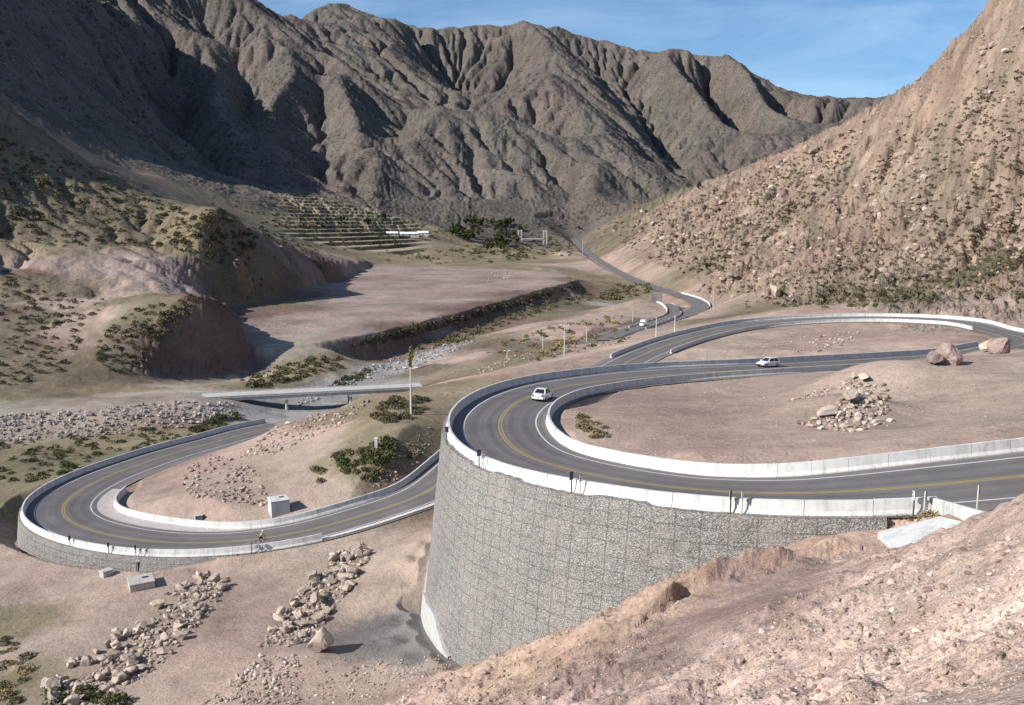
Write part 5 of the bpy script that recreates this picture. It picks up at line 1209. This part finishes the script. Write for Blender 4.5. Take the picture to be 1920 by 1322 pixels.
bobj("headwall", bm, MAT_C2, e); bm = bmesh.new(); add_box(bm, (-.74, .3, -.5), (.74, .5, .98)); bobj("opening", bm, MD, e); tag(e, "small culvert with a dark opening under the lower hairpin barrier", "culvert")  # opening is a solid dark slab standing in for the shade inside
# wing wall and apron at the barrier end
a_ = np.array(road_pt(S_BEND + .2, 5.3)[0]); b_ = at_d(1842, 988, 41.2); 
def wallbox(a, b, z0, z1, th, mat, name, parent=None):
    a = np.array(a); b = np.array(b); d = (b - a)[:2]; L = np.linalg.norm(d); d /= L; nrm = np.array([-d[1], d[0]]) * th / 2; bm = bmesh.new()
    vs = []
    for P, (l, h_) in ((a, (z0[0], z1[0])), (b, (z0[1], z1[1]))):
        for sgn in (-1, 1):
            for zz_ in (l, h_): vs.append(bm.verts.new((P[0] + nrm[0] * sgn, P[1] + nrm[1] * sgn, zz_)))
    for f in ((0, 1, 3, 2), (4, 6, 7, 5), (0, 4, 5, 1), (2, 3, 7, 6), (1, 5, 7, 3), (0, 2, 6, 4)): bm.faces.new([vs[i] for i in f])
    bmesh.ops.recalc_face_normals(bm, faces=bm.faces); bmesh.ops.bevel(bm, geom=bm.edges[:], offset=.02, segments=1, affect='EDGES'); return bobj(name, bm, mat, parent)
ww = empty("wing_wall", tuple(a_)); 
wb = wallbox(a_, b_, (a_[2] - .4, b_[2] - .5), (a_[2] + .92, b_[2] + .78), .22, MAT_C, "wall"); wb.parent = ww; wb.matrix_parent_inverse = Matrix.Translation(-Vector(a_))
ap_px = [(1646, 1003), (1766, 973), (1836, 990), (1760, 1022), (1686, 1042)]
APZ = [tuple(at_d(u, v, d)) for (u, v), d in zip(ap_px, (45.4, 44.9, 41.2, 39.7, 41.1))]
bm = bmesh.new(); top_ = [bm.verts.new((q[0], q[1], q[2] + .12)) for q in APZ]; low_ = [bm.verts.new((q[0], q[1], q[2] - .5)) for q in APZ]; bm.faces.new(top_); bm.faces.new(low_[::-1])
for i in range(5): j = (i + 1) % 5; bm.faces.new((top_[i], low_[i], low_[j], top_[j]))
bmesh.ops.recalc_face_normals(bm, faces=bm.faces); apron = bobj("apron", bm, MAT_C); apron.parent = ww; apron.matrix_parent_inverse = Matrix.Translation(-Vector(a_))
for i, j in ((0, 1), (3, 4)):
    k_ = wallbox(APZ[i], APZ[j], (APZ[i][2] - .3, APZ[j][2] - .3), (APZ[i][2] + .16, APZ[j][2] + .16), .16, MAT_C2, "kerb"); k_.parent = ww; k_.matrix_parent_inverse = Matrix.Translation(-Vector(a_))
tag(ww, "pale concrete wing wall and drain apron at the right end of the barrier", "drain apron")
# ------------------------------------------------------------------ bridge over the dry river
MAT_BR = concrete('bridge_deck_concrete', (.50, .47, .44)); A_ = np.array(at_h(378, 742, 47.2)); B_ = np.array(at_h(790, 719, 46.8)); d_ = B_ - A_; Lb = float(np.linalg.norm(d_[:2])); rzb = math.atan2(d_[1], d_[0]); br = empty("bridge", tuple(A_), rzb); slope = (B_[2] - A_[2]) / Lb
bm = bmesh.new(); add_box(bm, (0, -3.2, -.35), (Lb, 3.2, .0)); bobj("deck", bm, MAT_BR, br)
for y in (-2.6, 2.6):
    bm = bmesh.new(); add_box(bm, (.2, y - .3, -1.15), (Lb - .2, y + .3, -.353)); bobj("girder", bm, MAT_C2, br)
for y in (-3.1, 3.1):
    bm = bmesh.new(); add_box(bm, (0, y - .12, .003), (Lb, y + .12, .22), bevel=.02); bobj("kerb", bm, MAT_C2, br)
for fx_ in (.37, .66):
    bm = bmesh.new(); add_box(bm, (Lb * fx_ - .5, -3, -1.75), (Lb * fx_ + .5, 3, -1.153))
    for y in (-2.2, 2.2):
        vs = add_tube(bm, (Lb * fx_, y, -9), (Lb * fx_, y, -1.753), .45, .45, 12)
    bobj("pier", bm, MAT_C2, br)
bm = bmesh.new(); add_box(bm, (-1.5, -3.6, -6), (1.2, 3.6, -1.153)); bobj("abutment", bm, MAT_C2, br)
bm = bmesh.new(); add_box(bm, (Lb - 1.2, -3.6, -6), (Lb + 1.5, 3.6, -1.153)); bobj("abutment", bm, MAT_C2, br)
bm = bmesh.new(); add_box(bm, (-4.5, 3.6, -.3), (0, 3.85, .45), bevel=.03); bobj("parapet", bm, MAT_C, br)
tag(br, "long low concrete road bridge on piers over the dry river", "bridge")
# ------------------------------------------------------------------ far buildings, footbridge
WR = plain("white_roofing", (.80, .81, .82), .5, .3, .06); WL = plain("cream_render", (.62, .58, .52), .85, .2, .1)
for u, v, wpx, dep, lab, rz in [(735, 442, 22, 9, "leftmost long white roofed shed below the terraces", .25), (768, 443, 34, 10, "middle and longest white roofed shed below the terraces", .2), (793, 441, 20, 9, "rightmost white roofed shed below the terraces", .1)]:
    p = hit(u, v, 600); w_ = px_m(p, wpx); e = empty("shed", p, rz); bm = bmesh.new(); add_box(bm, (-w_ / 2, 0, -2), (w_ / 2, dep, 3.0)); bobj("wall", bm, WL, e)
    bm = bmesh.new(); x0, x1 = -w_ / 2 - .4, w_ / 2 + .4; q = [(x0, -.5, 3.0), (x1, -.5, 3.0), (x1, dep / 2, 5.2), (x0, dep / 2, 5.2), (x0, dep + .5, 3.0), (x1, dep + .5, 3.0)]; vs = [bm.verts.new(c) for c in q]
    for f in ((0, 1, 2, 3), (3, 2, 5, 4), (0, 3, 4), (1, 5, 2), (0, 4, 5, 1)): bm.faces.new([vs[i] for i in f])
    bobj("roof", bm, WR, e)
    for k in range(3):
        bm = bmesh.new(); xx = -w_ / 2 + w_ * (k + .5) / 3; add_box(bm, (xx - .8, -.06, .8), (xx + .8, -.004, 2.2)); bobj("window", bm, MD, e)
    tag(e, lab, "shed", "white roofed sheds in the valley")
pa = hit(979, 455, 700); pb = hit(1021, 455, 700); dm = (pa[1] + pb[1]) / 2; A_ = at_d(975, 456, dm); B_ = at_d(1022, 455, dm); fb = empty("suspension_bridge", tuple(A_)); w_ = B_[0] - A_[0]; hh = 24 * dm / F
for x in (0, w_):
    bm = bmesh.new()
    for dx in (-2.2, 2.2): add_box(bm, (x + dx - .8, -.8, -4), (x + dx + .8, .8, hh), bevel=.1)
    add_box(bm, (x - 1.397, -.7, hh - 2), (x + 1.397, .7, hh - .5)); add_box(bm, (x - 1.397, -.7, hh * .45), (x + 1.397, .7, hh * .45 + 1)); bobj("tower", bm, MAT_C2, fb)
bm = bmesh.new(); add_box(bm, (2.9, -1.5, hh * .3), (w_ - 2.9, 1.5, hh * .3 + 1.2)); bobj("deck", bm, MAT_C2, fb)
bm = bmesh.new(); pv = None
for k in range(13):
    x = w_ * k / 12; z = hh * .45 + (hh * .5) * (2 * k / 12 - 1) ** 2
    if pv: add_tube(bm, pv, (x, 0, z), .12, .12, 5)
    pv = (x, 0, z)
bobj("cable", bm, MD, fb); tag(fb, "small old suspension bridge with two concrete towers far up the valley", "bridge")
# barriers of the old road
def f3n(q, o): 
    p, n = f3(q, o); p = p.copy(); p[2] = ground_z(p[0], p[1]) + .15; return p, n
q0 = min(np.arange(0, L3, .5), key=lambda q: abs(project(f3(q, 0)[0])[0] - 1195) if q < L3 * .6 else 1e9); q1 = q0 + (L3 - q0) * .55
for q_a, q_b, o_, lab in ((q0, q1, 3.5, "grey barrier on the river side of the old side road"), (q0, q1, -3.5, "grey barrier on the hill side of the old side road")):
    barrier(float(q_a), float(q_b), o_, lab, path=f3n)
sA = min(np.arange(0, VS[-1], 1), key=lambda q: np.hypot(*(np.array(project(f1(q, 0)[0])) - (1322, 575)))); barrier(float(sA), float(sA + 95), -5.4, "thin white barrier on the outer bend of the old road below the slope", path=lambda q, o: f1(q, o))
# ------------------------------------------------------------------ vehicles
def paint_mat(name, col):
    t = NT(name); t.b.inputs["Specular IOR Level"].default_value = .5; t.b.inputs["Coat Weight"].default_value = .6; c = t.coord(); d = t.noise(c, 3, 4)
    return t.finish(t.mix(t.ramp(d, [(.5, 0), (.8, .25)]), col, tuple(x * .7 for x in col)), None, .35)
GLASS = plain("car_glass", (.015, .018, .022), .08, .6, .05); RUB = plain("tyre_rubber", (.025, .025, .025), .85, .2, .1); RIM = plain("wheel_rim", (.45, .45, .46), .35, .5, .08, metal=.6)
RED = plain("tail_lamp", (.30, .02, .02), .2, .5, .05); LAMP = plain("head_lamp", (.6, .62, .63), .12, .6, .05); TRIM = plain("black_trim", (.03, .03, .032), .6, .3, .1); PLATE = plain("number_plate", (.6, .6, .58), .5, .3, .03)
def loft(rings):
    bm = bmesh.new(); R_ = [[bm.verts.new(p) for p in r] for r in rings]; n = len(R_[0])
    for a, b in zip(R_[:-1], R_[1:]):
        for i in range(n): bm.faces.new((a[i], a[(i + 1) % n], b[(i + 1) % n], b[i]))
    bm.faces.new(R_[0][::-1]); bm.faces.new(R_[-1]); bmesh.ops.recalc_face_normals(bm, faces=bm.faces); return bm
def make_car(name, col, L=4.2, W=1.72, H=1.47, hatch=True):
    e = empty(name); P = paint_mat(name + "_paint", col); hw = W / 2
    # stations along x (front +): x, half width, sill z, shoulder z, crown z of bonnet/boot
    xs = [(-L / 2, .80, .42, .66, .78), (-L / 2 + .06, .90, .30, .80, .95), (-L * .40, .97, .24, .88, 1.0), (-L * .22, 1, .20, .90, .98), (0, 1, .20, .90, .97), (L * .18, 1, .20, .88, .95), (L * .32, .98, .22, .80, .88), (L * .43, .93, .26, .70, .77), (L / 2 - .06, .84, .30, .58, .66), (L / 2, .72, .40, .52, .56)]
    rings = []
    for x, w, s, sh, cr in xs:
        y = hw * w; rings.append([(x, -y * .92, s), (x, -y, s + .12), (x, -y, sh - .15), (x, -y * .95, sh), (x, -y * .6, cr), (x, y * .6, cr), (x, y * .95, sh), (x, y, sh - .15), (x, y, s + .12), (x, y * .92, s)])
    bm = loft(rings); bobj("body", bm, P, e, smooth=False)
    # greenhouse: base outline to roof outline
    xb0, xb1 = (-L * .475, L * .24) if hatch else (-L * .36, L * .24); xr0, xr1 = (-L * .36, L * .03) if hatch else (-L * .22, L * .04)
    yb, yr = hw * .90, hw * .68; zb, zr = .90, H
    bm = bmesh.new(); B = [bm.verts.new(p) for p in ((xb0, -yb, zb), (xb1, -yb, zb), (xb1, yb, zb), (xb0, yb, zb))]; T = [bm.verts.new(p) for p in ((xr0, -yr, zr - .03), (xr1, -yr, zr - .03), (xr1, yr, zr - .03), (xr0, yr, zr - .03))]
    M_ = [bm.verts.new(p) for p in ((xr0 + .2, -yr * .6, zr), (xr1 - .2, -yr * .6, zr), (xr1 - .2, yr * .6, zr), (xr0 + .2, yr * .6, zr))]
    for i in range(4): j = (i + 1) % 4; bm.faces.new((B[i], B[j], T[j], T[i])); bm.faces.new((T[i], T[j], M_[j], M_[i]))
    bm.faces.new(M_); bobj("roof", bm, P, e)
    def pane(nm, a, b, c, d, m0=.08, m1=.9, off=.012, ins=.06):
        a, b, c, d = map(Vector, (a, b, c, d)); l0 = a.lerp(d, m0); r0 = b.lerp(c, m0); l1 = a.lerp(d, m1); r1 = b.lerp(c, m1)
        q = [l0.lerp(r0, ins), l0.lerp(r0, 1 - ins), l1.lerp(r1, 1 - ins), l1.lerp(r1, ins)]; nrm = (q[1] - q[0]).cross(q[3] - q[0]).normalized()
        if nrm.dot((q[0] + q[2]) / 2 - Vector((0, 0, .9))) < 0: nrm = -nrm
        bm = bmesh.new(); f0 = [bm.verts.new(p + nrm * off) for p in q]; bm.faces.new(f0); return bobj(nm, bm, GLASS, e)
    g = lambda v: v.co[:] if hasattr(v, 'co') else v
    Bp = ((xb0, -yb, zb), (xb1, -yb, zb), (xb1, yb, zb), (xb0, yb, zb)); Tp = ((xr0, -yr, zr - .03), (xr1, -yr, zr - .03), (xr1, yr, zr - .03), (xr0, yr, zr - .03))
    pane("windscreen", Bp[1], Bp[2], Tp[2], Tp[1]); pane("rear_window", Bp[0], Bp[3], Tp[3], Tp[0], .12, .88, ins=.1)
    for s_, (i, j) in ((-1, (0, 1)), (1, (3, 2))):
        b0, b1, t0, t1 = map(Vector, (Bp[i], Bp[j], Tp[i], Tp[j]))
        pane("side_window", b0.lerp(b1, .10), b0.lerp(b1, .50), t0.lerp(t1, .44), t0.lerp(t1, .06), ins=.04); pane("side_window", b0.lerp(b1, .53), b0.lerp(b1, .93), t0.lerp(t1, .96), t0.lerp(t1, .50), ins=.04)
    for sx in (-1, 1):
        for sy in (-1, 1):
            x = L * (.315 if sx > 0 else -.30); y = sy * (hw - .08); w = bobj("wheel", loft([[(x + r * math.cos(t), y + dy * sy, .31 + r * math.sin(t)) for t in [k * math.pi / 9 for k in range(18)]] for dy, r in ((-.1, .29), (-.08, .31), (.085, .31), (.1, .29))]), RUB, e)
            bobj("rim", loft([[(x + r * math.cos(t), y + dy * sy, .31 + r * math.sin(t)) for t in [k * math.pi / 6 for k in range(12)]] for dy, r in ((.085, .2), (.112, .19))]), RIM, w)
    for sy in (-1, 1):
        bm = bmesh.new(); add_box(bm, (L / 2 - .22, sy * hw * .62 - .17, .56), (L / 2 - .03, sy * hw * .62 + .17, .69), bevel=.03); bobj("headlight", bm, LAMP, e)
        bm = bmesh.new(); add_box(bm, (-L / 2 - .012, sy * hw * .68 - .13, .62), (-L / 2 + .2, sy * hw * .68 + .13, .86), bevel=.03); bobj("taillight", bm, RED, e)
        bm = bmesh.new(); add_box(bm, (L * .17, sy * (hw + .02) - .02, .90), (L * .20, sy * (hw + .14) + .02, 1.03), bevel=.02); bobj("mirror", bm, P, e)
    bm = bmesh.new(); add_box(bm, (-L / 2 - .05, -hw * .84, .32), (-L / 2 + .12, hw * .84, .52), bevel=.03); bobj("rear_bumper", bm, P, e)
    bm = bmesh.new(); add_box(bm, (L / 2 - .1, -hw * .74, .30), (L / 2 + .04, hw * .74, .46), bevel=.03); bobj("front_bumper", bm, TRIM, e)
    bm = bmesh.new(); add_box(bm, (-L / 2 - .03, -.24, .56), (-L / 2 - .014, .24, .67)); bobj("number_plate", bm, PLATE, e)
    return e
def on_road(o, s, off, direction):
    p, n = road_pt(s, off); t = np.array([n[1], -n[0]]) * direction; q, _ = road_pt(s + 1, off); sl = (q[2] - p[2]) * direction; b = np.interp(s, RS, BANK)
    o.location = (p[0], p[1], p[2] + .012); rz = math.atan2(t[1], t[0]); o.rotation_mode = 'XYZ'; o.rotation_euler = (math.atan(b) * direction, -math.atan(sl), rz)
c1 = make_car("car", (.62, .64, .66), 4.1, 1.72, 1.48, False); on_road(c1, s_of_u(1017, -2.1, S_APEX, S_APEX + 40), -2.1, 1); tag(c1, "silver car seen from behind on the bend of the near hairpin", "car", "cars on the road")
c2 = make_car("car", (.80, .80, .80), 4.1, 1.72, 1.52, True); on_road(c2, s_of_u(1440, 1.9, S_STR - 20, S_STR + 40), 1.9, -1); tag(c2, "white hatchback coming down the straight behind the near infield", "car", "cars on the road")
# white truck on the side road
def make_truck():
    e = empty("truck"); P = paint_mat("truck_paint", (.80, .80, .80)); bm = bmesh.new(); add_box(bm, (1.0, -.95, .45), (2.7, .95, 1.5), bevel=.12); bobj("cab", bm, P, e)
    bm = bmesh.new(); add_box(bm, (1.25, -.85, 1.503), (2.3, .85, 2.15), bevel=.18); bobj("cab_roof", bm, P, e)
    bm = bmesh.new(); add_box(bm, (2.24, -.75, 1.55), (2.33, .75, 2.0)); bobj("windscreen", bm, GLASS, e)
    bm = bmesh.new(); add_box(bm, (-2.7, -1.05, .75), (.9, 1.05, 2.8), bevel=.05); bobj("cargo_box", bm, P, e); bm = bmesh.new(); add_box(bm, (-2.6, -.6, .5), (1.0, .6, .746)); bobj("chassis", bm, TRIM, e)
    for x in (1.8, -1.7):
        for y in (-.9, .9): bobj("wheel", loft([[(x + .4 * math.cos(t), y + dy, .4 + .4 * math.sin(t)) for t in [k * math.pi / 8 for k in range(16)]] for dy in (-.12, .12)]), RUB, e)
    for y in (-.65, .65): bm = bmesh.new(); add_box(bm, (2.66, y - .15, .75), (2.74, y + .15, .95)); bobj("headlight", bm, LAMP, e)
    return e
tk = make_truck(); qs = min(np.arange(0, L3 * .6, .5), key=lambda q: abs(project(f3(q, 0)[0])[0] - 1206)); p, n = f3(float(qs), 0); tk.location = (p[0], p[1], ground_z(p[0], p[1]) + .32); t = (n[1], -n[0]); tk.rotation_euler = (0, 0, math.atan2(t[1], t[0]) + math.pi); tag(tk, "small white box truck on the old side road beyond the far loop", "truck")
# ------------------------------------------------------------------ cyclist
SKIN = plain("skin", (.45, .28, .20), .6, .3, .05); LYC = plain("black_shorts", (.02, .02, .024), .7, .2, .1); JER = plain("yellow_green_jersey", (.55, .62, .06), .7, .2, .06); HEL = plain("white_helmet", (.7, .72, .6), .4, .4, .05)
def skin(nm, pts, edges, rad, mat, parent, sub=1):
    me = bpy.data.meshes.new(nm); me.from_pydata(pts, edges, []); me.materials.append(mat); o = bpy.data.objects.new(nm, me); link(o, parent)
    m = o.modifiers.new("skin", "SKIN"); m.use_smooth_shade = True
    for v, r in zip(me.skin_vertices[0].data, rad): v.radius = (r, r)
    me.skin_vertices[0].data[0].use_root = True
    if sub: o.modifiers.new("sub", "SUBSURF").levels = sub; o.modifiers["sub"].render_levels = sub
    return o
bk = empty("bicycle"); bm = bmesh.new()
for a, b in (((-.42, 0, .34), (0, 0, .30)), ((0, 0, .30), (-.16, 0, .82)), ((-.16, 0, .82), (.40, 0, .80)), ((0, 0, .30), (.42, 0, .68)), ((-.42, 0, .34), (-.15, 0, .78)), ((.40, 0, .90), (.43, 0, .66))): add_tube(bm, a, b, .018, .018, 7)
bobj("frame", bm, TRIM, bk); bm = bmesh.new(); add_tube(bm, (.43, -.05, .70), (.60, -.05, .34), .014); add_tube(bm, (.43, .05, .70), (.60, .05, .34), .014); bobj("fork", bm, TRIM, bk)
for x in (-.42, .60):
    bm = bmesh.new(); n_ = 24
    for k in range(n_):
        a, b = 2 * math.pi * k / n_, 2 * math.pi * (k + 1) / n_; add_tube(bm, (x + .33 * math.cos(a), 0, .34 + .33 * math.sin(a)), (x + .33 * math.cos(b), 0, .34 + .33 * math.sin(b)), .02, .02, 6)
    w = bobj("wheel", bm, RUB, bk); bm = bmesh.new()
    for k in range(10): a = 2 * math.pi * k / 10; add_tube(bm, (x, 0, .34), (x + .32 * math.cos(a), 0, .34 + .32 * math.sin(a)), .004, .004, 4)
    bobj("spokes", bm, RIM, w)
bm = bmesh.new(); add_tube(bm, (.42, -.22, .96), (.42, .22, .96), .016); add_tube(bm, (.40, 0, .88), (.42, 0, .96), .018)
for y in (-.22, .22): add_tube(bm, (.42, y, .96), (.54, y, .94), .016); add_tube(bm, (.54, y, .94), (.50, y, .84), .016)
bobj("handlebar", bm, TRIM, bk); bm = bmesh.new(); add_box(bm, (-.30, -.07, .86), (-.02, .07, .92), bevel=.03); add_tube(bm, (-.16, 0, .80), (-.17, 0, .87), .015); bobj("saddle", bm, TRIM, bk)
bm = bmesh.new(); add_tube(bm, (0, -.06, .30), (.10, -.08, .17), .014); add_tube(bm, (0, .06, .30), (-.10, .08, .43), .014); add_box(bm, (.04, -.17, .15), (.16, -.08, .18)); add_box(bm, (-.16, .08, .41), (-.04, .17, .44)); bobj("pedals", bm, TRIM, bk)
pe = empty("person")
P_ = [(-.15, 0, .98), (-.06, 0, 1.15), (.08, 0, 1.33), (.16, 0, 1.42), (.24, 0, 1.50), (.28, 0, 1.60), (.29, 0, 1.70),
      (-.12, -.10, .94), (.22, -.11, .64), (.06, -.12, .24), (.17, -.12, .20), (-.12, .10, .94), (.20, .11, .84), (-.08, .12, .50), (.03, .12, .46),
      (.14, -.18, 1.38), (.30, -.23, 1.16), (.50, -.21, 1.00), (.56, -.21, .965), (.14, .18, 1.38), (.30, .23, 1.16), (.50, .21, 1.00), (.56, .21, .965)]
E_ = [(0, 1), (1, 2), (2, 3), (3, 4), (4, 5), (5, 6), (0, 7), (7, 8), (8, 9), (9, 10), (0, 11), (11, 12), (12, 13), (13, 14), (3, 15), (15, 16), (16, 17), (17, 18), (3, 19), (19, 20), (20, 21), (21, 22)]
R0 = [.14, .14, .16, .13, .06, .085, .08, .10, .065, .04, .04, .10, .065, .04, .04, .065, .045, .035, .04, .065, .045, .035, .04]
skin("body", P_, E_, R0, SKIN, pe)
skin("jersey", [P_[0], P_[1], P_[2], P_[3], P_[15], (.22, -.205, 1.27), P_[19], (.22, .205, 1.27)], [(0, 1), (1, 2), (2, 3), (3, 4), (4, 5), (3, 6), (6, 7)], [.155, .16, .18, .14, .08, .065, .08, .065], JER, pe)
skin("shorts", [(-.15, 0, .97), P_[7], (.10, -.107, .76), P_[11], (.08, .107, .88)], [(0, 1), (1, 2), (0, 3), (3, 4)], [.15, .115, .085, .115, .085], LYC, pe)
bm = bmesh.new(); bmesh.ops.create_uvsphere(bm, u_segments=14, v_segments=8, radius=.125)
for v in bm.verts: v.co = Vector((v.co.x * 1.2 + .285, v.co.y, max(v.co.z, -.02) * .95 + 1.68))
bobj("helmet", bm, HEL, pe, smooth=True)
for y in (-1, 1):
    for k in range(5):
        bm = bmesh.new(); yy = y * (.21 + (.012 * (k - 2) if k else .03)); add_tube(bm, (.54, y * .21, .97), (.585 - .004 * k, yy, .955), .011, .010, 6); add_tube(bm, (.585 - .004 * k, yy, .955), (.575, yy, .925), .010, .007, 6); bobj("finger" if k else "thumb", bm, SKIN, pe)
bm = bmesh.new(); add_tube(bm, (.37, 0, 1.62), (.40, 0, 1.60), .018, .012, 6); add_tube(bm, (.352, -.035, 1.65), (.366, -.035, 1.65), .014, .012, 6); add_tube(bm, (.352, .035, 1.65), (.366, .035, 1.65), .014, .012, 6); bobj("face", bm, SKIN, pe)
sc_ = s_of_u(493, 2.6, 569, 600)
for o in (bk, pe): on_road(o, sc_, 2.6, -1)
tag(bk, "dark bicycle ridden along the lower road near the paired signs", "bicycle"); tag(pe, "cyclist in a yellow green jersey riding along the lower road", "person")
# ------------------------------------------------------------------ sky, sun, camera
SUN_EL, SUN_AZ = R(33), (-.91, -.415)     # towards the sun, in plan
w = bpy.data.worlds.new("World"); SC.world = w; w.use_nodes = True; nt = w.node_tree; nt.nodes.clear()
sky = nt.nodes.new("ShaderNodeTexSky"); sky.sky_type = 'NISHITA'; sky.sun_disc = False; sky.sun_elevation = SUN_EL
sky.sun_rotation = math.atan2(SUN_AZ[0], SUN_AZ[1]); sky.altitude = 1500; sky.air_density = 1.0; sky.dust_density = .4; sky.ozone_density = 2.6
bg = nt.nodes.new("ShaderNodeBackground"); bg.inputs[1].default_value = .082; out = nt.nodes.new("ShaderNodeOutputWorld")
tc = nt.nodes.new("ShaderNodeTexCoord"); mp = nt.nodes.new("ShaderNodeMapping"); mp.inputs["Scale"].default_value = (2.2, 3.0, 11.0); mp.inputs["Rotation"].default_value = (0, R(8), 0)
nz = nt.nodes.new("ShaderNodeTexNoise"); nz.inputs["Scale"].default_value = 1.6; nz.inputs["Detail"].default_value = 6; nz.inputs["Roughness"].default_value = .62; nz.inputs["Distortion"].default_value = .4
rp = nt.nodes.new("ShaderNodeValToRGB"); rp.color_ramp.elements[0].position = .36; rp.color_ramp.elements[1].position = .85
mx = nt.nodes.new("ShaderNodeMix"); mx.data_type = "RGBA"; mx.inputs[7].default_value = (7.6, 9.6, 12.0, 1)
ml = nt.nodes.new("ShaderNodeMath"); ml.operation = "MULTIPLY"; ml.inputs[1].default_value = .38
nt.links.new(tc.outputs["Generated"], mp.inputs[0]); nt.links.new(mp.outputs[0], nz.inputs["Vector"]); nt.links.new(nz.outputs[0], rp.inputs[0]); nt.links.new(rp.outputs[0], ml.inputs[0])
hs = nt.nodes.new('ShaderNodeHueSaturation'); hs.inputs['Saturation'].default_value = 1.25; nt.links.new(sky.outputs[0], hs.inputs['Color']); nt.links.new(ml.outputs[0], mx.inputs[0]); nt.links.new(hs.outputs[0], mx.inputs[6]); nt.links.new(mx.outputs[2], bg.inputs[0]); nt.links.new(bg.outputs[0], out.inputs[0])
sd = bpy.data.lights.new("sun", "SUN"); sd.energy = 4.5; sd.angle = R(.53); sd.color = (1, .955, .89)
so = bpy.data.objects.new("sun", sd); COL.objects.link(so)
h = math.hypot(*SUN_AZ); tow = Vector((SUN_AZ[0] / h * math.cos(SUN_EL), SUN_AZ[1] / h * math.cos(SUN_EL), math.sin(SUN_EL)))
so.rotation_euler = (-tow).to_track_quat('-Z', 'Y').to_euler(); so.location = (0, 0, 200)
cd = bpy.data.cameras.new("camera"); cam = bpy.data.objects.new("camera", cd); COL.objects.link(cam)
cd.sensor_fit = 'HORIZONTAL'; cd.sensor_width = 36; cd.lens = 36 * F / 1920; cd.clip_start = .3; cd.clip_end = 30000
cam.location = (0, 0, 0); cam.rotation_euler = (math.pi / 2 - PITCH, 0, 0); SC.camera = cam
SC.view_settings.view_transform = 'Standard'; SC.view_settings.look = 'None'; SC.view_settings.exposure = .52; SC.view_settings.gamma = 1
SC.cycles.max_bounces = 4; SC.cycles.diffuse_bounces = 1; SC.cycles.use_denoising = True
